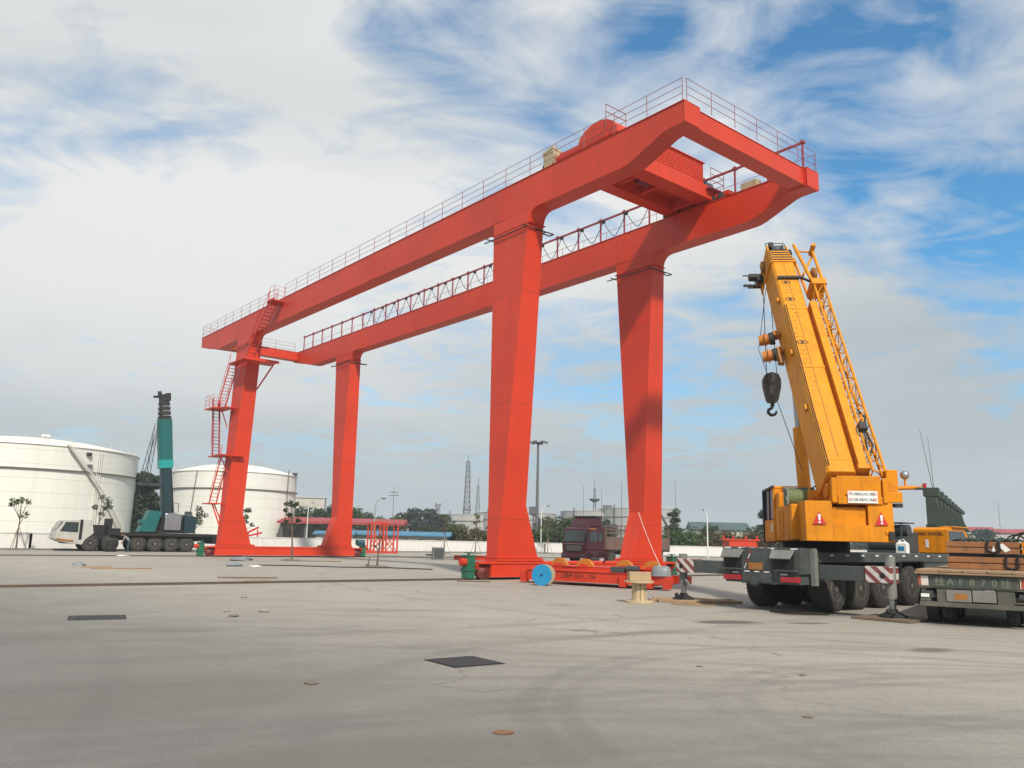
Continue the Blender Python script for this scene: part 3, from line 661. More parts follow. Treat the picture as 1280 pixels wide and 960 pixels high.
# ------------------------------------------------------------------ yellow truck crane; local x forward, y left, origin between the rear outriggers
CA = math.atan2(.658, .753)
yc = thing('truck_crane', 'big yellow telescopic truck crane with raised boom standing on its outriggers', 'truck crane', (7.5, 23.45, 0), CA)
CH = M['chassis']
b = MB()
b.box(-.85, 12.2, -.55, .55, .72, 1.35)                       # main frame
b.box(-.3, 9.0, -1.3, 1.3, 1.46, 1.60)                        # deck
b.box(-.3, 9.0, -1.32, -1.27, 1.33, 1.58); b.box(-.3, 9.0, 1.27, 1.32, 1.33, 1.58)
for y in (-.62, .62): b.box(-.1, .32, y-.62, y+.62, .8, 1.32)  # outrigger housings
for x in (2.4, 4.0, 5.0, 6.9, 8.1): b.box(x, x+.12, -1.25, 1.25, 1.30, 1.46)
b.box(6.6, 9.4, -1.28, 1.28, 1.0, 1.46)
ch = b.build('chassis', CH, yc, bevel=.01)
b = MB()                                                      # rear end
b.box(-.86, -.3, -1.27, 1.12, 1.02, 1.70); b.box(-.84, -.3, -1.2, 1.06, .74, 1.02)
b.box(-.90, -.86, -.42, .50, .76, 1.68)
b.cyl((-.95, .1, .78), (-.80, .1, .78), .13, n=12)
b.box(-1.02, -.9, .03, .17, .70, .9)
for y in (-.9, .78): b.box(-1.0, -.87, y-.30, y+.30, 1.08, 1.12)
re_ = b.build('rear_panel', CH, ch, bevel=.008)
for y in (-.78, .76):                                          # recesses with sloping dusty lids
    b = MB(); b.box(-.885, -.862, y-.3, y+.3, 1.13, 1.55); b.build('recess', M['dark'], re_)
    b = MB(); b.add([(-.89, y-.34, 1.64), (-.89, y+.34, 1.64), (-1.08, y+.30, 1.42), (-1.08, y-.30, 1.42), (-.885, y-.34, 1.62), (-.885, y+.34, 1.62), (-1.07, y+.30, 1.40), (-1.07, y-.30, 1.40)],
                    [(0,1,2,3),(7,6,5,4),(3,2,6,7),(0,3,7,4),(1,5,6,2)]); b.build('lid', M['chassis_lt'], re_)
b = MB(); b.box(-.93, -.90, -.16, .26, 1.10, 1.28); b.build('amber_plate', M['amber'], re_)
for y in (-.98, .80):
    b = MB(); b.box(-.93, -.87, y-.28, y+.28, .80, .94); b.build('tail_lamp', M['lens'], re_, bevel=.01)
def tape(kind, *a, bar=None):
    b = MB(); b.bar(*bar) if bar else b.box(*a); b.build('reflector_tape', M['refl_'+kind], re_)
for y in (-1.1, -.42, -.1, .15, .5, .95): tape('white', -.875, -.866, y-.1, y+.1, 1.655, 1.69)
for y in (-.28, .02, .32): tape('white', -.912, -.905, y-.08, y+.08, 1.03, 1.06)
for y in (-.78, .7): tape('white', -.88, -.868, y-.1, y+.1, .985, 1.01)
for k in range(9): tape('white', .6+k*.9, .78+k*.9, -1.335, -1.325, 1.50, 1.54)
for p, q_ in (((-.905, .40, 1.12), (-.905, .33, 1.26)), ((-.905, .27, 1.40), (-.905, .21, 1.52))): tape('white', bar=(p, q_, .05, .012))
for p, q_ in (((-.905, .33, 1.27), (-.905, .27, 1.39)), ((-.905, .21, 1.53), (-.905, .17, 1.62))): tape('red', bar=(p, q_, .05, .012))
for y in (-.26, -.0): tape('red', -.875, -.866, y-.06, y+.06, 1.655, 1.69)
def outrigger(sg):
    b = MB(); y0, y1 = sg*.5, sg*3.02
    b.box(-.16, .26, min(y0,y1), max(y0,y1), .90, 1.27)
    o = b.build('outrigger_beam', CH, yc, bevel=.01)
    c = MB(); lo, hi = sorted((sg*2.66, sg*3.3)); c.box(-.19, .29, lo, hi, .885, 1.29); c.build('striped_end', M['stripe'], o, bevel=.01)
    c = MB(); c.cyl((-.20, sg*3.1, 1.07), (-.185, sg*3.1, 1.07), .07, n=12); c.build('hole', M['dark'], o)
    c = MB(); c.cyl((.05, sg*3.2, .5), (.05, sg*3.2, 1.5 if sg < 0 else 1.4), .125, n=16); c.cyl((.05, sg*3.2, 1.5 if sg < 0 else 1.4), (.05, sg*3.2, 1.54 if sg < 0 else 1.44), .13, n=16)
    if sg > 0: c.bar((.05, sg*3.2, .72), (-.3, sg*2.75, .55), .07)
    j = c.build('jack_cylinder', M['chassis_lt'], o)
    c = MB(); c.cyl((.05, sg*3.2, .2), (.05, sg*3.2, .52), .085, n=14); c.build('jack_rod', M['steel'], j)
    c = MB(); c.lathe([(.34, .07), (.34, .1), (.13, .2), (.11, .26)], (.05, sg*3.2, 0), (0,0,1), 18)
    c.tube([(.28, sg*3.2, .17), (-.1-.28, sg*3.2-.2, .17), (-.5, sg*3.2-.15, .2)], .025, 6); c.ball((-.45, sg*3.2-.12, .22), .07)
    c.build('jack_foot', M['dark'], j)
    # grey side post holding the beam
    p = MB(); ys = sorted((sg*(1.26 if sg < 0 else 1.14), sg*(1.40 if sg < 0 else 1.26))); p.box(-.36, -.2, ys[0], ys[1], .72, 1.70); p.build('side_post', M['chassis_lt'], o, bevel=.006)
outrigger(-1); outrigger(1)
for x in (1.02, 2.42, 3.82, 5.80, 7.3, 8.75):
    for sg in (-1, 1):
        if x < 3: wheel(yc, (x, sg*.98, .61), (0, sg, 0), .615, .56, M['tyre'], M['rim'], .52)
        else: wheel(yc, (x, sg*1.07, .61), (0, sg, 0), .615, .40, M['tyre'], M['rim'], .52)
    b = MB(); b.cyl((x, -.9, .61), (x, .9, .61), .09, n=10); b.ball((x, 0, .61), .24, .26, .24); b.build('axle', M['dark'], yc)
b = MB()
for x in (4.95, 6.6): b.box(x, x+.05, -1.33, -.75, 1.0, 1.36)
b.box(4.95, 6.65, -1.33, -.75, 1.34, 1.38); b.build('mudguard', M['dark'], yc)
# driver's half cab at the front and the silencers behind it
b = MB()
pr = [(8.85, 1.62), (8.85, 2.42), (9.0, 2.50), (10.3, 2.48), (10.75, 2.1), (10.85, .75), (9.75, .75), (9.25, 1.62)]
b.loft([[(x, -1.27, z) for x, z in pr], [(x, -.12, z) for x, z in pr]])
b.box(9.2, 10.45, -1.36, -.9, 2.50, 2.54)
cb = b.build('driver_cab', M['yellow'], yc, bevel=.03)
b = MB(); b.prism([(8.92, -1.285, 1.6), (8.92, -1.285, 2.38), (10.2, -1.285, 2.38), (10.5, -1.285, 2.0), (10.5, -1.285, 1.6)], (0, .012, 0)); b.build('side_window', M['glass'], cb)
b = MB(); b.box(8.835, 8.848, -.62, -.52, 1.8, 2.08); b.build('lamp', M['refl_white'], cb)
text('lettering', 'YARD MODEL', .15, M['sign_black'], cb, frame((8.843, -.66, 2.27), (0,-1,0), (0,0,1)), .003)
b = MB(); b.cyl((8.0, -.35, 1.92), (8.0, 1.0, 1.92), .27, n=18); b.cyl((8.0, -.35, 2.36), (8.0, 1.0, 2.36), .2, n=18); b.box(7.7, 8.3, -.3, 1.0, 1.6, 1.68); b.box(8.3, 8.8, -.3, 1.1, 1.6, 2.3); b.box(7.7, 8.6, -.3, 1.05, 2.60, 2.64)
b.bar((7.72, -.2, 1.6), (7.72, -.2, 2.6), .05); b.bar((7.72, 1.0, 1.6), (7.72, 1.0, 2.6), .05)
b.build('silencer', M['grey'], yc, bevel=.01)

# upper works: xs forward, ys left, turned against the carrier
SM = Matrix.Translation((2.3, 0, 0)) @ Matrix.Rotation(R(84) - CA, 4, 'Z')
b = MB(SM); b.cyl((0,0,1.58), (0,0,1.92), .95, n=28); b.build('slewing_ring', M['dark'], yc)
b = MB(SM); b.box(-2.3, 1.2, -1.2, .3, 1.9, 2.15); b.box(-2.3, -.7, -.75, .55, 2.15, 3.0)
b.box(-2.0, -.3, .55, 1.22, 1.9, 2.86); b.box(-2.29, -2.0, .55, 1.2, 1.93, 2.9)
for z in (2.05, 2.28, 2.5): b.box(-1.35, -.95, 1.21, 1.245, z, z+.06)
for x in (-1.38, -.96): b.box(x, x+.04, 1.21, 1.25, 1.95, 2.75)
up_ = b.build('upper_frame', M['yellow'], yc, bevel=.02)
# counterweight
b = MB(SM)
for y0, y1 in ((.30, 1.0), (-1.25, -.62)): b.loft([[(-3.05, y0, 1.9), (-2.3, y0, 1.9), (-2.3, y0, 2.96), (-3.0, y0, 2.96)], [(-3.05, y1, 1.9), (-2.3, y1, 1.9), (-2.3, y1, 2.96), (-3.0, y1, 2.96)]])
b.box(-3.04, -2.3, -.618, .298, 1.9, 2.33); b.box(-2.9, -2.3, -.60, .29, 2.33, 2.8)
b.box(-3.065, -3.045, -1.1, -1.02, 2.1, 2.2)
cw = b.build('counterweight', M['yellow'], yc, bevel=.025)
for y in (.66, -.93):
    b = MB(SM); b.prism([(-3.062, y-.17, 2.34), (-3.062, y+.17, 2.34), (-3.05, y, 2.68)], (-.008, 0, 0)); tr = b.build('warning_triangle', M['sign_red'], cw)
    b = MB(SM); b.prism([(-3.075, y-.022, 2.44), (-3.075, y+.022, 2.44), (-3.068, y+.034, 2.60), (-3.068, y-.034, 2.60)], (-.006, 0, 0)); b.box(-3.084, -3.075, y-.025, y+.025, 2.365, 2.415); b.build('exclamation_mark', M['refl_white'], tr)
b = MB(SM); b.bar((-3.08, -1.2, 2.02), (-3.2, -1.35, 2.0), .05); b.box(-3.12, -3.05, -1.22, -1.1, 1.95, 2.18); b.build('hook', M['black'], cw)
# winches, hydraulic bits on top of the left side
b = MB(SM); b.cyl((-1.5, .45, 3.10), (-1.5, 1.12, 3.10), .25, n=18); b.cyl((-1.5, .40, 3.10), (-1.5, .44, 3.10), .32, n=18); b.cyl((-1.5, 1.12, 3.10), (-1.5, 1.16, 3.10), .30, n=18)
b.build('winch_drum', surf('green_brown_wire_drum', (.13,.17,.06), .7, dirt=.6), up_)
b = MB(SM); b.cyl((-1.9, .1, 3.12), (-1.9, .62, 3.12), .2, n=14); b.cyl((-2.2, -.2, 3.05), (-2.2, .3, 3.05), .24, n=14); b.box(-2.2, -1.4, -.1, .25, 2.98, 3.2)
b.build('winch_gearbox', M['yellow'], up_, bevel=.01)
b = MB(SM)
for p, q_ in (((-1.3,1.15,2.9),(-1.3,1.15,3.4)), ((-1.3,.5,2.9),(-1.3,.5,3.4)), ((-1.3,1.15,3.4),(-1.3,.5,3.4)), ((-1.95,1.2,2.9),(-1.3,1.15,3.4)), ((-1.95,1.2,2.9),(-1.95,1.2,3.3)), ((-1.95,1.2,3.3),(-1.3,1.15,3.4))): b.bar(p, q_, .045)
b.box(-1.29, -1.28, .52, 1.13, 2.92, 3.38); b.build('guard_frame', M['chassis_lt'], up_)
# operator's cab
b = MB(SM); b.box(-.35, 1.05, .42, 1.27, 1.86, 2.52); b.box(-.35, -.22, .42, 1.27, 2.52, 3.42); b.box(-.35, 1.0, .44, 1.25, 3.42, 3.52); b.box(-.75, -.35, .5, 1.2, 1.95, 3.3)
oc = b.build('operator_cab', M['yellow'], yc, bevel=.03)
b = MB(SM)
for x, y in ((1.02, 1.24), (1.02, .45), (.28, 1.25)): b.bar((x, y, 2.5), (x-.05, y, 3.45), .06)
b.bar((1.0, 1.27, 3.44), (-.4, 1.27, 3.5), .06); b.bar((1.08, 1.28, 1.86), (1.0, 1.3, 3.46), .05)
b.box(-.5, 1.15, 1.27, 1.42, 1.82, 1.86); b.build('cab_frame', M['black'], oc)
b = MB(SM); b.box(-.2, .26, 1.24, 1.255, 2.54, 3.4); b.box(.30, .98, 1.24, 1.25, 2.54, 3.4); b.box(1.0, 1.01, .46, 1.22, 2.54, 3.4); b.build('window', M['glass'], oc)
b = MB(SM); b.box(-.15, .0, 1.275, 1.283, 2.15, 2.42); b.build('door_plate', M['refl_white'], oc)

# telescopic boom
PV = Vector((-2.55, .0, 3.35)); TH = math.atan2(11.9-3.35, 3.1+2.55); BL = 10.75
BM = SM @ Matrix.Translation(PV) @ Matrix.Rotation(R(1.6), 4, 'Z') @ Matrix.Rotation(-TH, 4, 'Y') @ Matrix.Diagonal((.975, 1, 1, 1))        # boom frame: x along the boom, z out of its back
def tube8(b, x0, x1, w, d, zc=0, ch=.16):
    h = w/2
    pr = [(-h, -d/2+.32), (-h*.55, -d/2), (h*.55, -d/2), (h, -d/2+.32), (h, d/2-ch*.5), (h-ch*.4, d/2), (-h+ch*.4, d/2), (-h, d/2-ch*.5)]
    b.loft([[(x0, y, zc+z) for y, z in pr], [(x1, y, zc+z) for y, z in pr]])
b = MB(BM); tube8(b, .1, 9.55, .78, 1.46, -.15)
bo = b.build('boom', M['yelboom'], yc, bevel=.015)
b = MB(BM); b.box(0.6, 9.5, -.007, .007, .581, .586); b.build('weld_seam', M['darkred'], bo)
# worn outlines: stencilled circles and blurred lettering on the back of the boom
RINGM = surf('faded_stencil_brown', (.16,.07,.02), .6, dirt=.6, dirtcol=(.5,.2,.03), scale=6)
for cx, rr in ((2.0, .27), (1.42, .27)):
    b = MB(BM)
    pts = [(cx+rr*.9*max(-.8, min(.8, 1.5*math.cos(R(a)))), .14+rr*max(-.85, min(.85, 1.5*math.sin(R(a)))), .583) for a in range(20, 320, 10)]
    b.tube(pts, .008, 4); b.build('stencil_ring', RINGM, bo)
BW = M['sign_black']
q = random.Random(12); b = MB(BM)
for k in range(26):                                             # flaked stencil strokes of the old lettering
    x = 3.2+k*.2+q.uniform(-.03,.03)
    for _ in range(3):
        y = .13+q.uniform(-.1,.1); l = q.uniform(.03,.10); a = q.uniform(0, 3.14)
        p = Vector((x, y, .5815)); d = Vector((math.cos(a)*l, math.sin(a)*l, 0))
        b.bar(p-d*.5, p+d*.5, .018, .004)
b.build('faded_stencil', surf('faded_stencil_paint', (.22,.10,.03), .6, dirt=.5, dirtcol=(.6,.25,.03), scale=9), bo)
for cx, w_ in ((8.4, .16), (7.5, .16), (5.35, .18)):
    b = MB(BM); b.tube([(cx+.07*math.cos(R(a)), .1+w_*math.sin(R(a)), .583) for a in range(0, 361, 30)], .012, 4); b.box(cx-.08, cx+.08, .06, .14, .579, .586)
    b.build('round_mark', M['sign_black'], bo)
for x in (2.6, 5.0, 7.6):
    b = MB(BM); b.box(x, x+.18, .41, .47, .25, .42); b.build('boom_lug', M['yelboom'], bo)
# narrower sections and boom head
b = MB(BM); 
for k in range(5):
    tube8(b, 9.55+k*.17, 9.62+k*.17, 0.92-.04*k, 1.24-.05*k)
b.build('boom_collar', M['yelboom'], bo, bevel=.01)
b = MB(BM)
for k in range(5): tube8(b, 9.62+k*.17, 9.72+k*.17, .87-.04*k, 1.20-.05*k)
b.build('section_gap', M['dark'], bo)
b = MB(BM); b.box(10.3, 10.75, -.36, -.30, -.85, .42); b.box(10.3, 10.75, .30, .36, -.85, .42); b.box(10.3, 10.5, -.30, .30, -.5, .35); b.box(9.6, 10.4, .42, .46, -.95, -.3); b.box(9.6, 10.4, -.46, -.42, -.95, -.3)
hd_ = b.build('boom_head', M['yelboom'], bo, bevel=.01)
for p, r_ in (((10.55, 0, -.62), .24), ((10.6, 0, .30), .22)):
    b = MB(BM); b.lathe([(r_, -.2), (r_, -.17), (r_*.85, -.15), (r_*.85, .15), (r_, .17), (r_, .2), (.04, .2)], p, (0,1,0), 20); b.build('sheave', M['grey'], hd_)
b = MB(BM)                                                     # thin wind gauge and rail at the very top
b.cyl((10.75, .33, .3), (11.05, .33, .3), .015, n=5); b.cyl((10.75, -.33, .3), (11.05, -.33, .3), .015, n=5); b.cyl((11.05, .33, .3), (11.05, -.33, .3), .015, n=5)
b.build('guard_rail', M['black'], hd_)
for k, (x, y, z, sx_, sy_, sz_) in enumerate(((10.1,.50,-.75,.18,.12,.14), (9.85,.52,-.45,.10,.16,.10), (10.35,.42,-.25,.2,.08,.12), (10.55,-.42,.1,.14,.1,.2), (10.2,-.45,-.5,.12,.1,.3), (10.72,.2,.36,.14,.08,.14))):
    b = MB(BM); b.box(x-sx_, x+sx_, y-sy_, y+sy_, z-sz_, z+sz_); b.build('head_bracket', M['black'] if k % 2 else M['amber'], hd_, bevel=.01)
b = MB(BM); b.tube([(9.9,.5,-.3),(10.2,.75,-.5),(10.5,.7,-.8),(10.3,.55,-1.0)], .02, 5); b.build('head_cable', M['cable'], hd_)
b = MB(BM); b.box(9.9, 10.1, .5, .95, -.55, -.35); b.cyl((10.1, .6, -.9), (10.1, 1.05, -.9), .05, n=6); b.cyl((10.3, .5, -.6), (10.3, 1.1, -.6), .025, n=6); b.cyl((9.8, .5, -.75), (9.8, .95, -.75), .04, n=6)
b.build('head_fittings', M['black'], hd_)
b = MB(BM); b.box(8.55, 8.66, -.45, .34, .595, .67); b.bar((8.6, -.45, .62), (8.55, -.75, .5), .06); b.build('cross_bracket', M['black'], bo)
# wire rope guide rollers standing off the left side
for x in (6.75, 5.95):
    b = MB(BM); b.cyl((x, .4, -.42), (x, .78, -.55), .09, n=10); b.cyl((x, .70, -.55), (x, 1.02, -.64), .18, n=14); b.cyl((x, .82, -.58), (x, .86, -.59), .24, n=14); b.box(x-.1, x+.1, .45, .62, -.5, -.25); g_ = b.build('guide_roller', M['sheave'], bo)
    b = MB(BM); b.cyl((x, .54, -.50), (x, .70, -.55), .215, n=16); b.build('roller_disc', M['black'], g_)
b = MB(BM); b.bar((5.8, .55, -.4), (5.3, .58, -.35), .18, .1); b.bar((5.8, .62, -.2), (5.2, .62, -.2), .06); b.build('pin_bracket', M['amber'], bo)
# luffing cylinder below the boom
b = MB(); p0 = SM @ Vector((.6, .05, 2.1)); p1 = BM @ Vector((6.0, .05, -.62)); pm = p0.lerp(p1, .58)
b.cyl(p0, pm, .2, n=16); b.build('luffing_cylinder', M['yelboom'], yc)
b = MB(); b.cyl(pm, p1, .12, n=14); b.build('luffing_rod', M['steel'], yc)
SF = SM @ Matrix.Translation((0, -.22, -.08))
# boom foot with the rental sign
b = MB(SF)
for y in (.44, -.86): b.box(-2.95, -1.9, y-.06, y+.06, 2.97, 3.62); b.cyl((-2.55, y-.12, 3.35), (-2.55, y+.12, 3.35), .22, n=16)
b.box(-3.05, -2.5, -.78, .36, 2.96, 3.16); b.box(-2.98, -2.86, -.78, .36, 3.16, 3.72); b.box(-3.02, -2.9, -1.3, -.84, 3.02, 3.3); b.box(-2.9, -2.5, -1.25, -.95, 3.3, 3.9)
b.box(-3.06, -2.96, .38, .52, 3.0, 3.66); b.box(-3.06, -2.96, -.92, -.80, 3.0, 3.66)
bf = b.build('boom_foot', M['yellow'], yc, bevel=.015)
b = MB(SF); b.box(-3.085, -3.06, -.64, .12, 2.99, 3.31); sg_ = b.build('rental_sign', M['refl_white'], bf)
for s_, z, y in (('13886342188', 3.225, -.26), ('138-8842186', 3.075, -.26)):
    text('lettering', s_, .108, M['sign_black'], sg_, SF @ frame((-3.088, y, z), (0,-1,0), (0,0,1)), .002)
for s_, z, y in (('吊', 3.23, .06), ('车', 3.07, .06), ('出', 3.23, -.575), ('租', 3.07, -.575)):
    text('lettering', s_, .10, M['sign_red'], sg_, SF @ frame((-3.088, y, z), (0,-1,0), (0,0,1)), .002)
b = MB(SF); b.cyl((-2.7, -1.2, 3.42), (-2.7, -1.75, 3.45), .055, n=8); b.cyl((-2.7, -1.5, 3.45), (-2.7, -1.5, 3.72), .03, n=6); b.cyl((-2.7, -1.75, 3.45), (-2.78, -1.98, 3.5), .02, n=6); b.build('lamp_arm', M['yellow'], bf)
b = MB(SF); b.cyl((-2.9,-1.2,3.0),(-2.9,-1.2,2.9),.13,n=12); b.build('rubber_stop', M['black'], bf)
b = MB(SF); b.ball((-2.7, -1.5, 3.78), .12); b.build('lamp', M['silver'], bf)
b = MB(SF); b.box(-2.82, -2.7, -2.0, -1.94, 3.44, 3.56); b.build('marker_lamp', M['lens'], bf)
# stowed lattice jib along the right side of the boom
b = MB(BM)
def lattice(b, x0, x1, y0, y1, z0a, z1a, z0b, z1b, n, r=.04, rb=.018):
    ch_ = {}
    for i, y in enumerate((y0, y1)):
        for j in (0, 1):
            za, zb = (z0a, z0b) if j == 0 else (z1a, z1b)
            ch_[i, j] = (Vector((x0, y, za)), Vector((x1, y, zb))); b.cyl(*ch_[i, j], r, n=7)
    for f in (((0,0),(0,1)), ((1,0),(1,1)), ((0,0),(1,0)), ((0,1),(1,1))):
        A, B_ = ch_[f[0]], ch_[f[1]]
        for k in range(n):
            a, c = (A, B_) if k % 2 else (B_, A)
            b.cyl(a[0].lerp(a[1], k/n), c[0].lerp(c[1], (k+1)/n), rb, n=5)
            b.cyl(A[0].lerp(A[1], k/n), B_[0].lerp(B_[1], k/n), rb*.9, n=5)
lattice(b, .1, 8.3, -.80, -1.12, .35, .62, .0, .62, 14)
jb = b.build('lattice_jib', M['yelboom'], bo)
b = MB(BM); b.cyl((8.3, -.78, .62), (10.6, -.55, .55), .06, n=8); b.cyl((8.3, -1.12, .62), (10.45, -1.15, .5), .055, n=8); b.cyl((8.3, -.78, -.05), (10.4, -.6, .1), .05, n=8); b.cyl((10.3, -.55, .5), (10.3, -1.15, .45), .035, n=7)
b.cyl((9.0, -.6, .3), (10.3, -1.2, .4), .04, n=7); b.box(8.2, 8.5, -1.2, -.72, .0, .7); b.cyl((10.35,-1.15,.3),(10.35,-1.15,.75),.09,n=10)
b.build('jib_tip', M['yelboom'], jb, bevel=.008)
b = MB(BM); b.lathe([(.26, -.06), (.26, .06), (.05, .08)], (9.1, -1.0, .35), (0,1,0), 18); b.build('sheave', M['amber'], jb)
b = MB(BM); b.box(.35, 7.4, -.74, -.50, .12, .58); b.box(.2, .35, -.78, -.45, .0, .62); b.build('side_box', M['yelboom'], bo, bevel=.012)
b = MB(BM); b.tube([(.6, -.85, .5), (1.0, -1.0, .66), (1.5, -.9, .7), (2.1, -1.05, .6), (2.4, -.9, .62)], .03, 6); b.tube([(.7, -.8, .62), (1.2, -.84, .72), (1.9, -.85, .68)], .025, 6); b.box(1.5, 1.75, -.95, -.75, .6, .8); b.build('hydraulic_hose', M['black'], bo)
for k, y in enumerate((.30, .36)):
    b = MB(BM); b.tube([(.3, y, .60), (2.5, y+.01, .595), (5.2, y, .60), (7.2, y-.01, .595)], .013, 5); b.build('hydraulic_line', M['cable'], bo)
for x, w_ in ((.5, .7), (4.2, .74), (7.0, .74)):
    b = MB(BM); b.box(x, x+.07, -w_/2, w_/2, .5805, .592); b.build('stiffener_band', M['yelboom'], bo)
q = random.Random(4)
for k in range(5):
    b = MB(SM); x0, y0 = -1.9+k*.12, .05+.11*k
    b.tube([(x0, y0, 2.98), (x0-.1, y0+.05, 3.25), (x0-.3, y0-.1, 3.32+.03*k), (x0-.55, y0-.3, 3.1)], .022, 6); b.build('hydraulic_hose', M['cable'], up_)
# hook block on its ropes
top = BM @ Vector((10.62, .0, -.84)); hkz = 7.3; hk = Vector((top.x, top.y, hkz)) 
HV = SM.to_3x3() @ Vector((0,1,0)); FV = SM.to_3x3() @ Vector((1,0,0))
top = top + HV*.2; hk = hk + HV*.12
b = MB()
for o_ in (-.20, .16): b.cyl(top + HV*o_*.6, hk + HV*o_ + Vector((0,0,.42)), .014, n=5)
b.cyl(BM @ Vector((10.5, .15, -.8)), BM @ Vector((6.5, 1.05, -.75)), .012, n=5); b.cyl(BM @ Vector((6.5, 1.05, -.8)), BM @ Vector((1.2, .6, -.7)), .012, n=5)
b.build('hoist_rope', M['cable'], yc)
b = MB(); pr = [(-.30,.30),(-.22,.50),(0,.57),(.22,.50),(.31,.30),(.30,.05),(.20,-.42),(.14,-.52),(-.14,-.52),(-.20,-.42),(-.30,.05)]
b.loft([[hk + HV*x + Vector((0,0,z)) - FV*.17 for x, z in pr], [hk + HV*x + Vector((0,0,z)) + FV*.17 for x, z in pr]])
b.cyl(hk - FV*.22 + Vector((0,0,.25)), hk + FV*.22 + Vector((0,0,.25)), .10, n=12); b.cyl(hk - FV*.2 + Vector((0,0,-.25)), hk + FV*.2 + Vector((0,0,-.25)), .07, n=12)
hb_ = b.build('hook_block', surf('dark_brown_block_paint', (.045,.038,.033), .6, dirt=.4, scale=4), yc, bevel=.02)
b = MB(); z0 = hk + Vector((0,0,-.52)); b.cyl(z0 + Vector((0,0,.05)), z0 - Vector((0,0,.14)), .07, n=10)
b.tube([z0 + HV*x + Vector((0,0,z)) for x, z in ((0,-.1),(.03,-.2),(.14,-.26),(.16,-.36),(.06,-.46),(-.06,-.44),(-.13,-.36),(-.13,-.29))], .05, 8, rads=[.06,.055,.055,.06,.06,.055,.045,.02]); b.build('hook', M['black'], hb_)
# plates and mats under the jacks, loose things around the crane
t = thing('steel_mat', 'flat rusty mat under the striped right outrigger foot of the yellow crane', 'mat', (9.55, 21.0, 0), CA)
b = MB(); b.box(-.62, .85, -.72, .72, .004, .065); b.build('plate', surf('rusty_brown_plate', (.16,.115,.08), .8, dirt=.6, dirtcol=(.09,.06,.04), scale=3), t, bevel=.01)
t = thing('plank_mat', 'wooden plank mat under the left outrigger foot beside the cable reel', 'mat', (5.55, 25.85, 0), R(2))
b = MB()
for k, (x0, x1, y) in enumerate(((-1.0,1.55,-.33), (-1.2,1.2,-.02), (-.8,1.45,.28), (-.95,.9,.55))): b.box(x0, x1, y-.14, y+.14, .004+.002*k, .075+.004*k)
b.build('plank', M['plank'], t, bevel=.008)
jug = thing('water_jug', 'small white plastic jug with blue label on the yellow crane deck', 'jug', yc.matrix_basis @ Vector((6.2, -.95, 1.6)), CA)
jug.location = Matrix.Translation((7.5, 23.45, 0)) @ Matrix.Rotation(CA, 4, 'Z') @ Vector((6.25, -.85, 1.602))
b = MB(); b.box(-.11, .11, -.17, .17, 0, .30); b.hexa([(-.11,-.17,.3),(.11,-.17,.3),(.11,.17,.3),(-.11,.17,.3)], [(-.06,-.1,.37),(.06,-.1,.37),(.06,.1,.37),(-.06,.1,.37)]); b.cyl((0,.09,.36),(0,.09,.42),.04,n=10); b.tube([(0,-.1,.36),(0,-.06,.43),(0,.05,.43)],.015,6)
b.build('body', M['refl_white'], jug, bevel=.02)
b = MB(); b.box(-.118, -.112, -.1, .1, .08, .22); b.build('label', M['blue'], jug)
# ------------------------------------------------------------------ lowbed trailer loaded with counterweight slabs
HA = math.atan2(.835, .55)
tl = thing('lowbed_trailer', 'dusty grey green flatbed trailer with a number board on its rear', 'trailer', (10.88, 19.49, 0), HA)
TR = M['trailer']; Wd = 1.20                    # local x forward, y left; left rear corner at y=+1.47... the rear face is x=0
b = MB(); b.box(.05, 9, -Wd, Wd, 1.02, 1.16); b.box(0, .12, -Wd, Wd, .84, 1.17); b.box(.0, .14, -Wd, Wd, .42, .53)
for y in (1.1, .7, -.7, -1.15): b.box(.03, .11, y-.05, y+.05, .53, .84)
b.box(.02, .10, .52, .82, .53, .84); b.box(.02, .10, -.72, -.42, .53, .84); b.box(.015, .03, .95, 1.18, .54, .62)
b.box(.15, 8.8, .35, .55, .5, 1.02); b.box(.15, 8.8, -.55, -.35, .5, 1.02)
b.box(.1, .9, -1.1, 1.1, .62, .70)
for y in (-.75, -1.12): b.box(.02, .06, y-.02, y+.02, .56, .82)
b.box(.02, .06, -1.12, -.75, .56, .6)
fr = b.build('frame', TR, tl, bevel=.008)
b = MB()
for k in range(5): b.box(-.06+.01*k, 8.9, -1.24+k*.5, -.76+k*.5, 1.215+.004*(k % 2), 1.275)
b.box(-.1, .12, -1.28, 1.27, 1.17, 1.21); b.build('deck_planks', M['plank'], tl, bevel=.01)
b = MB(); b.box(-.016, -.002, -.82, .95, .87, 1.14); nb = b.build('number_board', M['board'], tl)
for i, chx in enumerate('桂AF870挂'):
    text('lettering', chx, .22, M['plate_ink'], nb, frame((-.02, .74-i*.225, .998), (0,-1,0), (0,0,1)), .003)
for y in (1.09, -1.0):
    b = MB(); b.box(-.018, -.002, y-.11, y+.11, .9, 1.12); b.build('striped_marker', M['stripe_h'], tl)
b = MB(); b.box(-.01, .02, .10, .62, .55, .82); b.box(-.005, .018, -.40, .08, .56, .83); b.build('storage_box', M['chassis_lt'], tl, bevel=.01)
b = MB(); b.box(-.014, -.011, .18, .46, .6, .74); b.build('rusty_plate', M['amber'], tl)
b = MB(); b.box(-.006, .014, .98, 1.16, .63, .71); b.build('white_label', M['refl_white'], tl)
for y in (-.95, 1.0): 
    b = MB(); b.box(.0, .05, y-.1, y+.1, .68, .78); b.build('tail_lamp', M['grey'], tl)
for x in (1.0, 2.2, 3.4):
    for y in (-1.0, -.68, .68, 1.0): wheel(tl, (x, y, .48), (0, 1 if y > 0 else -1, 0), .49, .28, M['tyre'], M['rim'], .52)
b = MB()
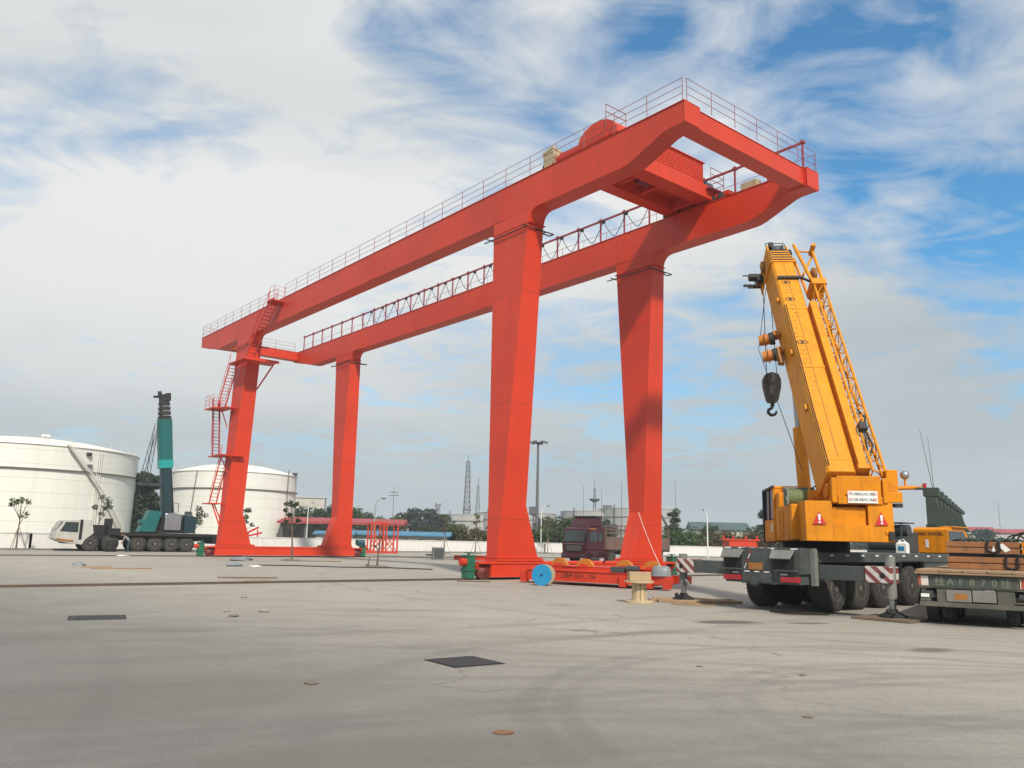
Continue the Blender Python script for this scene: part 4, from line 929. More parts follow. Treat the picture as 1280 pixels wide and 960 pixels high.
for x in (1.0, 2.2, 3.4): b.cyl((x, -.95, .48), (x, .95, .48), .08, n=8)
b.build('axle', M['dark'], tl)
TM = Matrix.Translation((10.88, 19.49, 0)) @ Matrix.Rotation(HA, 4, 'Z')
def tpt(x, y, z): return TM @ Vector((x, y, z))
# slabs stacked on the trailer: each is a thing
for (x0, x1, y0, y1, z0, z1, lab) in ((1.7, 3.6, -1.62, .71, 1.28, 1.58, 'worn orange counterweight slab lying lowest on the trailer deck'), (1.75, 3.6, -.89, .73, 1.67, 1.96, 'long worn orange counterweight slab with a dark strap on the trailer'),
                                     (1.8, 3.6, -1.77, -.93, 1.67, 1.97, 'short orange yellow slab at the right end of the load')):
    s_ = thing('counterweight_slab', lab, 'counterweight', tpt((x0+x1)/2, (y0+y1)/2, z0), HA, 'counterweight slabs on the trailer')
    hx, hy, h = (x1-x0)/2, (y1-y0)/2, z1-z0
    b = MB(); b.box(-hx, hx, -hy, hy, 0, h*.46); b.box(-hx+.03, hx-.03, -hy+.03, hy-.03, h*.46, h*.54); b.box(-hx, hx, -hy, hy, h*.54, h)
    b.build('body', M['slab'] if 'short' not in lab else M['yellow'], s_, bevel=.015)
    if 'long' in lab or 'lowest' in lab:
        b = MB()
        for y in (-.25,): b.tube([(-hx-.02, y-.12, h), (-hx-.035, y-.13, h*.25), (-hx-.035, y, .02), (-hx-.035, y+.13, h*.25), (-hx-.02, y+.12, h)], .035, 7)
        b.build('lifting_strap', M['cable'], s_)
    if 'long' in lab:
        b = MB(); b.prism([(-hx-.012, -.62, .1), (-hx-.012, -.50, .04), (-hx-.012, -.34, .22), (-hx-.012, -.46, .26)], (.008,0,0)); b.prism([(-hx-.012, -.30, .03), (-hx-.012, -.20, .05), (-hx-.012, -.26, .2)], (.008,0,0)); b.build('torn_label', M['refl_white'], s_)
for x, lab in ((1.8, 'dark filler bar added in the black gap between the two layers of orange slabs'),):  # dark bar added across the gap so no bright ground shows through
    tag(MB(Matrix.Translation(tpt(x, -.45, 1.582)) @ Matrix.Rotation(HA, 4, 'Z')).box(0, .3, -1.15, 1.12, 0, .085).build('gap_filler', M['dark'], bevel=.006), lab, 'filler block')
b = MB(TM)
for k, (y, z, r_) in enumerate(((-1.2, 2.05, .28), (-1.0, 2.07, .22), (-.8, 2.04, .16))):
    b.tube([(2.6+.06*math.sin(a*2), y+r_*1.3*math.cos(a), 1.99+max(.03, r_*math.sin(a))) for a in [math.pi*j/10 for j in range(11)]], .022, 6)
tag(b.build('rubber_hose', M['cable']), 'black rubber hose looped over the orange slabs on the trailer', 'hose')
q = random.Random(5); b = MB(TM)
for k in range(16):
    x, y = q.uniform(1.9, 3.4), q.uniform(-.75, .65); a = q.uniform(0, 3.1); l = q.uniform(.1, .35)
    p = Vector((x, y, 1.985)); d = Vector((math.cos(a), math.sin(a), 0))*l
    b.tube([p-d, p+Vector((0,0,q.uniform(.02,.1))), p+d], .03, 6)
tag(b.build('sling_chain', M['greenwall']), 'tangled dark green sling chain lying along the top of the orange slabs', 'chain')

# ------------------------------------------------------------------ dark green ribbed steel section standing on edge behind the trailer
rb = thing('ribbed_steel_section', 'tall dark green steel section with a row of upright ribs behind the crane cab', 'steel section', (17.2, 34, 0), math.atan2(19, 11.6))
b = MB(); L = 22.0                              # local x away, y left
b.box(0, L, -.3, .0, .2, 3.9); b.box(0, L, -.62, .05, 2.55, 2.75); b.box(0, L, -.5, .02, .2, .5)
for k in range(9):
    x = k*L/9
    b.box(x, x+.12, -.62, .0, .5, 2.56); b.prism([(x, -.3, 2.75), (x, -.72, 2.85), (x, -.5, 3.3), (x, -.3, 4.0)], (.14,0,0)); b.box(x-.02, x+1.0, -.5, .08, 3.9, 4.25-.02*k)
b.box(-.15, .05, .0, .4, 4.16, 4.24)
b.build('ribbed_wall', M['greenwall'], rb, bevel=.01)
b = MB(); b.cyl((1.6, -.2, 4.2), (1.4, .15, 6.9), .018, .008, n=5); b.cyl((2.1, -.2, 4.2), (2.0, -.1, 6.6), .016, .008, n=5); b.build('whip_rod', M['poledark'], rb)
# ------------------------------------------------------------------ things lying on the yard near the gantry
d0, d1 = Vector((.59, 35.2, 0)), Vector((6.06, 31.27, 0)); SA = math.atan2((d1-d0).y, (d1-d0).x); SL = (d1-d0).length
sp = thing('lifting_spreader', 'orange red lifting beam with four yellow sheaves lying on the yard before the near legs', 'lifting beam', d0, SA)
RG = M['redground']
b = MB()                                         # local x along, y away from the camera
b.box(.25, SL-.9, 0, .34, .17, .55); b.box(.25, SL-.9, 1.75, 2.05, .17, .55)
b.box(.35, SL-1.0, .30, .42, .55, .60); b.box(.3, SL-.9, -.05, .39, .55, .575); b.box(.3, SL-.9, -.05, .39, .15, .172)
for x in (0, SL-1.0, SL-2.1): b.box(x, x+.28, -.12, 2.2, .14, .50)
for x, y in ((.02, -.14), (.02, 1.9), (SL-.98, -.14), (SL-2.08, -.14), (SL-.3, -.02)): b.box(x, x+.26, y, y+.28, .05, .46)
b.box(SL-1.0, SL, .0, .30, .20, .52); b.box(SL-1.0, SL, 1.75, 2.0, .20, .5)
b.box(1.0, SL-.75, .5, 1.65, .30, .72); b.box(.95, SL-.7, .45, 1.70, .72, .745)
b.box(2.9, 4.1, .42, .5, .38, .70)
for x in (1.17, 2.39, 4.19, 5.39): b.prism([(x, .48, .34), (x+.62, .48, .34), (x+.5, .48, .84), (x+.12, .48, .84)], (0, .04, 0)); b.prism([(x, .80, .34), (x+.62, .80, .34), (x+.5, .80, .84), (x+.12, .80, .84)], (0, .04, 0))
for x in (0.15, 1.6, 3.0, 4.4): b.box(x, x+.03, -.015, 0, .18, .54)
b.build('frame', RG, sp, bevel=.012)
for x in (1.48, 2.70, 4.50, 5.70):
    b = MB(); b.lathe([(.38,-.10),(.38,-.075),(.30,-.04),(.30,.04),(.38,.075),(.38,.10),(.1,.11)], (x, .66, .68), (0,1,0), 26); w_ = b.build('sheave', M['sheave'], sp)
    b = MB(); b.lathe([(.32,-.045),(.32,.045)], (x, .66, .68), (0,1,0), 26); b.cyl((x,.5,.68),(x,.82,.68),.07,n=10); b.build('groove', M['black'], w_)
b = MB()                                         # dark red lifting yoke in the middle
for p, q_ in (((2.75,.75,.9),(2.6,.75,1.42)), ((3.5,.75,.9),(3.7,.75,1.42)), ((2.55,.75,1.42),(3.75,.75,1.42)), ((2.75,.75,1.15),(3.5,.75,1.15)), ((2.6,.75,1.42),(3.1,.75,1.15)), ((3.7,.75,1.42),(3.15,.75,1.15))): b.bar(p, q_, .06)
b.build('yoke', M['truckred'], sp)
text('lettering', 'LIBM SWL 15t', .27, M['sign_black'], sp, frame((2.75, -.004, .36), (1,0,0), (0,0,1)), .004)
b = MB(); b.cyl((5.05, -.03, .38), (5.05, .0, .38), .06, n=12); b.build('grease_plug', M['chassis_lt'], sp)
b = MB(); b.box(4.2, 4.75, .02, .35, .58, .80); b.cyl((4.85, .18, .74), (5.35, .18, .74), .12, n=12); b.build('motor', M['grey'], sp, bevel=.02)
SMx = Matrix.Translation(d0) @ Matrix.Rotation(SA, 4, 'Z')
def on_sp(x, y, z): return SMx @ Vector((x, y, z))
t = thing('sheeted_bundle', 'bundle wrapped in grey plastic sheet on the right end of the lifting beam', 'bundle', on_sp(6.30, .17, .525), SA)
b = MB(); q = random.Random(2)
rings = []
for z, k in ((0, 1), (.1, 1.04), (.22, .98), (.32, .82), (.37, .45)):
    rings.append([(k*.38*math.cos(a)*(1+.08*q.uniform(-1,1)), k*.27*math.sin(a)*(1+.1*q.uniform(-1,1)), z*(1+.08*q.uniform(-1,1))) for a in [2*math.pi*i/20 for i in range(20)]])
b.loft(rings, True, True); b.build('sheet', M['tarp'], t)
rp = MB(); p0, p1 = gantry_pt(8.65, -.36, 3.3), on_sp(6.3, .1, .88); rp.tube([p0.lerp(p1, k/10) - Vector((0,0,.12*math.sin(math.pi*k/10))) for k in range(11)], .014, 5)
tag(rp.build('guide_rope', M['rope']), 'pale rope slanting from the near right leg down to the sheeted bundle', 'rope')
# blue cable drum standing on its rim
dr = thing('cable_drum', 'blue faced wooden cable drum standing on its rim before the lifting beam', 'cable drum', (1.42, 33.2, 0), SA + R(14))
b = MB(); b.cyl((0,-.24,.41), (0,-.19,.41), .41, n=36); b.cyl((0,-.25,.41), (0,-.24,.41), .07, n=12); f_ = b.build('face_disc', M['blue'], dr, bevel=.01)
b = MB(); b.cyl((0,.19,.41), (0,.24,.41), .41, n=36); b.build('back_disc', M['wood'], dr, bevel=.01)
b = MB(); b.cyl((0,-.19,.41), (0,.19,.41), .28, n=28); b.build('wound_cable', M['cable'], dr)
b = MB(); b.cyl((0,-.262,.41), (0,-.25,.41), .045, n=12); b.build('bore', M['black'], f_)
# pale wooden reel lying flat with cartons on it
sr = thing('wooden_reel', 'pale timber cable reel standing on end on the yard with cartons on top', 'cable reel', (3.92, 25.0, 0), 0)
b = MB(); b.cyl((0,0,.004), (0,0,.06), .43, n=36); b.build('bottom_disc', M['wood'], sr, bevel=.008)
b = MB(); b.cyl((0,0,.58), (0,0,.64), .43, n=36); b.build('top_disc', M['wood'], sr, bevel=.008)
b = MB()
for i in range(10):
    a = 2*math.pi*i/10; c, s_ = math.cos(a), math.sin(a)
    b.hexa(*[[(c*r_ - s_*w_, s_*r_ + c*w_, z) for r_, w_ in ((.17,-.055), (.21,-.055), (.21,.055), (.17,.055))] for z in (.06, .58)])
b.build('barrel', M['wood'], sr)
for x, y, rz, lab, w_, h_ in ((-.14, -.02, .08, 'left brown carton on the pale timber cable reel', .36, .25), (.20, .02, -.05, 'right brown carton on the pale timber cable reel', .28, .245)):
    t = thing('carton', lab, 'cardboard box', (3.92+x, 25.0+y, .642), rz)
    b = MB(); b.box(-w_/2, w_/2, -.17, .17, 0, h_); b.build('body', M['card'], t, bevel=.006)
    b = MB(); b.box(-w_/2-.001, w_/2+.001, -.03, .03, h_-.001, h_+.002); b.build('tape', M['wood'], t)

# ------------------------------------------------------------------ manhole covers and litter
for (x, y, sx_, sy_, rz, lab) in ((-8.35, 17.3, .48, .42, .45, 'dark square cover in the yard at the left'), (-.6, 12.35, .38, .38, .62, 'dark square cover in the yard nearest the camera')):
    t = thing('drain_cover', lab, 'drain cover', (x, y, 0), rz)
    b = MB(); b.box(-sx_, sx_, -sy_, sy_, .002, .012)
    for k in range(9): b.box(-sx_+.05, sx_-.05, -sy_+.05+k*.085, -sy_+.10+k*.085, .012, .0145)
    b.build('cover', M['iron'], t)
    b = MB(); b.box(-sx_-.05, sx_+.05, -sy_-.05, sy_+.05, .001, .006); b.build('frame', M['dark'], t)
def chunk(name, x, y, r_, lab, cat, mat, flat=.55, seed=0, grp=None):
    q = random.Random(seed); b = MB(); n = 9; rings = []
    for z, k in ((0, .9), (.35, 1), (.75, .75), (1, .3)):
        rings.append([(x + r_*k*math.cos(2*math.pi*i/n)*q.uniform(.7,1.25), y + r_*k*math.sin(2*math.pi*i/n)*q.uniform(.7,1.25), .003 + r_*flat*z*q.uniform(.8,1.1)) for i in range(n)])
    b.loft(rings); return tag(b.build(name, mat), lab, cat, grp)
chunk('rubble_stone', -7.33, 23.5, .10, 'small orange brown stone lying alone past the left drain cover', 'stone', M['stone'], seed=1)
chunk('rubble_stone', -5.55, 19.35, .12, 'pale brown stone, biggest in the open yard between the drain covers', 'stone', M['stone'], seed=2)
chunk('rubble_stone', -5.85, 18.15, .11, 'dark flat stone just in front of the biggest pale stone', 'stone', M['soil'], .4, seed=3)
chunk('rubble_stone', -6.35, 19.2, .08, 'tiny stone left of the biggest pale stone', 'stone', M['stone'], seed=4)
chunk('mud_clod', -2.33, 10.3, .08, 'small dark clod of mud left of the nearest drain cover', 'mud', M['soil'], .25, seed=5)
chunk('mud_clod', .0, 8.0, .10, 'flat rusty orange scrap at the bottom of the photo', 'mud', surf('rusty_orange_scrap', (.22,.105,.055), .9, dirt=.4, scale=8), .12, seed=6)
chunk('mud_clod', 4.1, 11.8, .05, 'dark dry clod in the right foreground', 'mud', M['soil'], .3, seed=7)
chunk('mud_clod', 3.16, 9.0, .05, 'small brown clod at the lower right of the yard', 'mud', M['soil'], .3, seed=8)
chunk('mud_clod', 2.81, 12.4, .05, 'dark speck of mud on the curved tyre marks', 'mud', M['soil'], .3, seed=9)
chunk('plastic_sack', -17.4, 54.6, .75, 'crumpled dark sack lying on the yard before the far left leg', 'sack', M['tarp'], .35, seed=10)
chunk('plastic_sack', -14.9, 45.6, .5, 'crumpled grey sack lying near the middle of the left yard', 'sack', M['tarp'], .4, seed=11)
chunk('plastic_sack', -13.5, 44.9, .35, 'small pale sack beside the crumpled grey sack', 'sack', M['refl_white'], .3, seed=12)
chunk('plastic_sack', -21.5, 42.0, .35, 'dark lump of plastic at the left of the yard', 'sack', M['tarp'], .5, seed=13)
chunk('plastic_sack', -27.0, 58.5, .45, 'white scrap of sheet on the ground before the teal crane', 'sack', M['refl_white'], .2, seed=14)
def plank(x, y, l, w_, rz, lab, mat=None, h=.05):
    b = MB(Matrix.Translation((x, y, .003)) @ Matrix.Rotation(rz, 4, 'Z')); b.box(-l/2, l/2, -w_/2, w_/2, 0, h)
    return tag(b.build('plank', mat or M['plank'], bevel=.005), lab, 'plank')
plank(-18.0, 39.2, 2.6, .22, .6, 'long brown plank lying on the left part of the yard')
plank(-19.7, 40.2, 1.3, .2, .5, 'short brown plank left of the long brown plank')
plank(-10.4, 33.6, 2.3, .16, .35, 'thin dark plank just behind the near crane rail', M['soil'])
plank(-13.1, 56.6, 3.6, .2, .2, 'dark batten lying before the far sill beam', M['soil'])
plank(-9.3, 31.2, .9, .2, .9, 'splintered short board in front of the thin dark plank')
plank(-1.4, 34.8, 1.4, .07, .1, 'rusty thin bar left of the near green rail clamp', M['rail'], .04)
t = thing('junction_pedestal', 'small grey utility box standing on the yard between the far and near legs', 'utility box', (-5.75, 68.6, 0), .2)
b = MB(); b.box(-.5, .5, -.4, .4, 0, 1.0); b.build('body', M['chassis_lt'], t, bevel=.03)
b = MB(); b.box(-.4, .4, -.43, -.402, .1, .9); b.box(-1.0, -.52, -.2, .1, .3, .45); b.build('door', M['grey'], t)
t = thing('red_beam', 'long red steel beam lying on the ground right of the utility box', 'steel beam', (-.9, 69.5, 0), .03)
b = MB(); b.box(-3.6, 3.6, -.15, .15, .02, .06); b.box(-3.6, 3.6, -.03, .03, .06, .34); b.box(-3.6, 3.6, -.15, .15, .34, .38); b.build('body', M['redground'], t)
b = MB(); b.tube([(-14.4, 47.2, .02), (-12, 47.5, .03), (-9.5, 46.9, .02), (-6.5, 47.4, .03), (-4.2, 46.6, .02)], .04, 6)
tag(b.build('ground_cable', M['cable']), 'black cable lying loosely across the yard behind the near rail', 'cable')
q = random.Random(9); b = MB(Matrix.Translation((5.75, 24.55, 0)))
b.tube([(.9*math.cos(a)*(1+.1*math.sin(3*a)), .32*math.sin(a), .02) for a in [math.pi*2*k/24 for k in range(20)]], .02, 6)
tag(b.build('ground_cable', M['plank']), 'thin brown cable coiled in front of the plank mat', 'cable')
# ------------------------------------------------------------------ teal truck crane at the far left, seen from its left side
p_f, p_r = Vector((-35.2, 70.2, 0)), Vector((-28.95, 75.0, 0))          # ground under first and last wheel
hd2 = (p_f - p_r).normalized(); TA = math.atan2(hd2.y, hd2.x)
tc = thing('truck_crane', 'teal truck crane with white cab and upright boom parked by the white tanks', 'truck crane', p_r, TA)
tc.scale = (1, -1, 1)
WB = (p_f - p_r).length                                                 # local x forward (to the left in the photo), y away from the camera (mirrored)
DK = M['dark']
b = MB(); b.box(-2.6, WB+1.0, .12, 2.35, .95, 1.35); b.box(-2.2, WB-1.4, -.25, 2.65, 1.35, 1.62); b.box(-2.7, -2.2, -.3, 2.7, .75, 1.62)
b.box(WB-1.3, WB+.35, .1, 2.3, 1.35, 2.2); b.box(WB-.2, WB+2.0, .1, 2.4, .62, 1.3); b.box(WB-1.6, WB-1.0, .1, .5, 1.4, 2.75); b.box(WB-2.3, WB-1.6, .1, 2.2, 1.6, 1.95)
b.build('chassis', M['dark'], tc, bevel=.02)
pr = [(WB+.45, .95), (WB+.65, .55), (WB+2.2, .75), (WB+2.75, 1.0), (WB+2.6, 1.75), (WB+2.1, 2.52), (WB+.05, 2.58), (WB-.15, 1.5)]
b = MB(); b.loft([[(x, -.15, z) for x, z in pr], [(x, 2.6, z) for x, z in pr]]); cb = b.build('cab', M['offwhite'], tc, bevel=.05)
b = MB(); b.prism([(WB+1.05, -.162, 1.55), (WB+2.4, -.162, 1.6), (WB+2.02, -.162, 2.38), (WB+1.05, -.162, 2.38)], (0, .012, 0)); b.build('side_window', M['glass'], cb)
b = MB(); b.prism([(WB+2.6, .05, 1.78), (WB+2.6, 2.4, 1.78), (WB+2.24, 2.4, 2.45), (WB+2.24, .05, 2.45)], (.025, 0, .008)); b.build('windscreen', M['glass'], cb)
b = MB(); b.box(WB+.72, WB+.95, -.165, -.15, .95, 2.6); b.build('door_gap', M['dark'], cb)
b = MB(); b.prism([(WB+1.3, -.2, .78), (WB+2.2, -.2, .82), (WB+2.62, -.2, .95), (WB+2.62, -.2, 1.05), (WB+1.3, -.2, .9)], (0, 2.85, 0)); b.build('bumper', M['amber'], cb)
for x in (WB, WB-1.55, WB*.52, WB*.34, WB*.165, 0):
    for y, sg in ((.15, -1), (2.3, 1)): wheel(tc, (x, y, .68), (0, sg, 0), .69, .42, M['tyre'], M['chassis_lt'], .56)
UX = Matrix.Translation((.75, 0, 0))
b = MB(UX); b.box(-.6, 3.0, -.1, 2.5, 1.64, 1.86); b.box(-.9, 1.6, .3, 2.4, 1.86, 3.0); b.build('slew_deck', M['dark'], tc, bevel=.03)
b = MB(UX)
b.hexa([(2.1,-.3,1.7),(3.5,-.3,1.7),(3.5,.9,1.7),(2.1,.9,1.7)], [(1.7,-.3,3.5),(2.7,-.3,3.6),(2.7,.9,3.6),(1.7,.9,3.5)]); b.box(3.0,3.4,-.25,.8,2.4,2.75)
up2 = b.build('upper_frame', M['teal'], tc, bevel=.04)
b = MB(UX); b.box(-.05, 1.35, -.25, -.05, 1.9, 3.35); b.cyl((.7, -.3, 2.9), (.7, .3, 2.9), .55, n=18); b.build('winch_cover', M['silver'], up2, bevel=.05)
b = MB(UX); b.hexa([(-1.3,-.2,1.66),(-.4,-.2,1.66),(-.4,2.4,1.66),(-1.3,2.4,1.66)], [(-1.5,-.2,3.1),(-.3,-.2,3.3),(-.3,2.4,3.3),(-1.5,2.4,3.1)]); b.build('counterweight', M['teal_dk'], up2, bevel=.04)
b = MB(UX); b.box(-1.0, -.5, .1, .6, 3.3, 3.6); b.cyl((.2, .2, 3.4), (.2, .2, 4.3), .03, n=6); b.cyl((.9, .2, 3.4), (.9, .2, 4.3), .03, n=6); b.cyl((.2, .2, 4.3), (.9, .2, 4.3), .03, n=6); b.build('guard_rail', M['grey'], up2)
# boom, almost upright
B0 = Vector((1.7, 1.1, 3.0)); B1 = Vector((2.95, 1.1, 14.1)); bx = (B1-B0).normalized()
TB = Matrix(((bx.x, 0, -bx.z, B0.x), (bx.y, 1, 0, B0.y), (bx.z, 0, bx.x, B0.z), (0,0,0,1)))     # x along the boom
def oct_(b, x0, x1, w_, d): 
    pr = [(-w_*.5, -d*.3), (-w_*.3, -d*.5), (w_*.3, -d*.5), (w_*.5, -d*.3), (w_*.5, d*.45), (w_*.45, d*.5), (-w_*.45, d*.5), (-w_*.5, d*.45)]
    b.loft([[(x0, y, z) for y, z in pr], [(x1, y, z) for y, z in pr]])
b = MB(TB); oct_(b, 0, 8.0, 1.1, .8); bo2 = b.build('boom', M['teal_dk'], tc, bevel=.02)
b = MB(TB); oct_(b, 4.5, 8.9, 1.18, 1.12); b.build('outer_section', M['teal'], bo2, bevel=.02)
b = MB(TB); oct_(b, 0.1, 5.0, .5, .42); b.cyl((0,.0,.55),(5.0,.0,.40),.17,n=10); b.build('luffing_cylinder', M['dark'], bo2)
b = MB(TB); oct_(b, 4.45, 5.2, 1.2, 1.16); b.build('bright_collar', surf('bright_teal_paint', (.01,.32,.31), .4, dirt=.2), bo2)
b = MB(TB)
for k in range(4): oct_(b, 8.9+k*.42, 9.2+k*.42, 1.05-.05*k, 1.0-.05*k)
b.box(10.2, 11.2, -.4, .4, -.35, .35); b.box(10.6, 11.3, -.5, .5, .1, .5); b.box(11.0, 11.5, -.12, .12, -.5, -.2); b.box(10.9, 11.1, -.1, .1, -.9, .0)
b.build('boom_head', M['black'], bo2, bevel=.015)
b = MB(TB)
for k in range(3): oct_(b, 9.2+k*.42, 9.3+k*.42, .95, .62)
b.build('inner_section', M['chassis_lt'], bo2)
b = MB()
A0, A1 = TB @ Vector((8.6, 0, -.62)), Vector((4.2, 1.1, 5.9)); A2 = TB @ Vector((3.4, 0, -.4))
for y in (.5, 1.7):
    b.cyl((A0.x, y, A0.z), (A1.x, y, A1.z), .03, n=5); b.cyl((A0.x+.05, y, A0.z-1.3), (A1.x-.55, y, A1.z), .03, n=5)
    for k in range(7): 
        u = k/7; b.cyl((A0.x+(A1.x-A0.x)*u, y, A0.z+(A1.z-A0.z)*u), (A0.x+.05+(A1.x-.55-A0.x)*(u+.1), y, A0.z-1.3+(A1.z-A0.z+1.3)*(u+.1)), .018, n=4)
b.bar((A2.x-.2, 1.1, A1.z), (A1.x+.2, 1.1, A1.z), .25); b.cyl((A1.x, 1.1, A1.z), (A1.x-.1, 1.1, A1.z-1.0), .02, n=5)
b.build('rope_frame', M['grey'], bo2)

# ------------------------------------------------------------------ red cargo truck behind the gantry
RA = R(225)
rt = thing('cargo_truck', 'dark red cargo truck with slatted bed parked beyond the near right leg', 'truck', (5.2, 65.6, 0), RA)
RT = M['truckred']                                                       # local x forward; nose at x=0
b = MB(); pr = [(-2.2, .95), (0, .75), (.06, 1.55), (-.22, 2.72), (-.5, 2.85), (-2.2, 2.9)]
b.loft([[(x, -1.22, z) for x, z in pr], [(x, 1.22, z) for x, z in pr]])
b.box(-.05, .16, -1.25, 1.25, .45, .85)
cab = b.build('cab', RT, rt, bevel=.05)
b = MB(); b.hexa([(-2.1,-1.1,2.9),(-.55,-1.1,2.86),(-.55,1.1,2.86),(-2.1,1.1,2.9)], [(-2.1,-1.05,3.6),(-1.3,-1.0,3.65),(-1.3,1.0,3.65),(-2.1,1.05,3.6)]); b.build('roof_deflector', RT, cab, bevel=.06)
b = MB(); b.box(-2.25,-1.2,-1.1,1.1,3.62,3.76); b.build('roof_cover', M['black'], cab, bevel=.04)
b = MB(); b.prism([(.055,-1.08,1.72), (.055,1.08,1.72), (-.16,1.05,2.58), (-.16,-1.05,2.58)], (.02,0,.005)); b.build('windscreen', M['glass'], cab)
for sg in (-1, 1):
    b = MB(); b.prism([(-1.35, sg*1.232, 1.75), (-.45, sg*1.232, 1.75), (-.55, sg*1.232, 2.5), (-1.35, sg*1.232, 2.5)], (0, -sg*.012, 0)); b.box(-1.95, -1.5, min(sg*1.22,sg*1.235), max(sg*1.22,sg*1.235), 1.8, 2.4); b.build('side_window', M['glass'], cab)
    b = MB(); b.cyl((.02, sg*1.2, 2.3), (.2, sg*1.5, 2.35), .025, n=6); b.box(.12, .2, sg*1.5-.1, sg*1.5+.1, 1.9, 2.35); b.build('mirror', M['black'], cab)
    b = MB(); b.box(.16, .18, sg*.95-.18, sg*.95+.18, .58, .76); b.build('headlight', M['glass'], cab)
    b = MB(); b.box(-1.2, -.4, min(sg*1.226,sg*1.236), max(sg*1.226,sg*1.236), 2.70, 2.76); b.build('side_stripe', M['sheave'], cab)
b = MB(); b.box(.055, .075, -.8, .8, 1.0, 1.45); b.build('grille', M['black'], cab)
b = MB()
for z in (1.06, 1.2, 1.34): b.box(.076, .085, -.75, .75, z, z+.04)
b.box(.07, .085, -1.0, 1.0, 1.52, 1.56); b.build('grille_bar', M['chassis_lt'], cab)
b = MB(); b.box(-11.5, -.3, -.45, .45, .75, 1.0); b.box(-11.4, -2.4, -1.2, 1.2, 1.0, 1.15); b.box(-3.2,-2.4,-1.15,1.15,.5,1.0); b.build('chassis', M['dark'], rt)
b = MB(); b.box(-11.4, -2.4, -1.22, -1.16, 1.15, 2.15); b.box(-11.4, -2.4, 1.16, 1.22, 1.15, 2.15); b.box(-2.5, -2.4, -1.2, 1.2, 1.15, 2.9); b.box(-11.45, -11.36, -1.2, 1.2, 1.15, 2.2)
for k in range(8):
    for sg in (-1, 1): b.box(-11.3+k*1.25, -11.2+k*1.25, sg*1.23-.03, sg*1.23+.03, 1.05, 2.2)
b.build('bed_side', M['truckbed'], rt, bevel=.01)
b = MB()
for k in range(8):
    for sg in (-1, 1): b.box(-11.28+k*1.25, -11.22+k*1.25, sg*1.19-.02, sg*1.19+.02, 2.15, 3.1)
for z in (2.45, 2.75, 3.05):
    for sg in (-1, 1): b.box(-11.3, -2.4, sg*1.19-.015, sg*1.19+.015, z, z+.05)
b.build('stake_rack', M['truckbed'], rt)
for x in (-1.25, -3.3, -8.6, -9.9):
    for sg in (-1, 1): wheel(rt, (x, sg*1.0, .52), (0, sg, 0), .53, .35, M['tyre'], M['rim'], .55)
for k, (x, y, h) in enumerate(((-2.3, -1.0, 6.3), (-2.3, .9, 6.2))):
    b = MB(); b.cyl((x, y, 2.9), (x, y, h), .025, .012, n=5); b.build('whip_aerial', M['poledark'], rt)

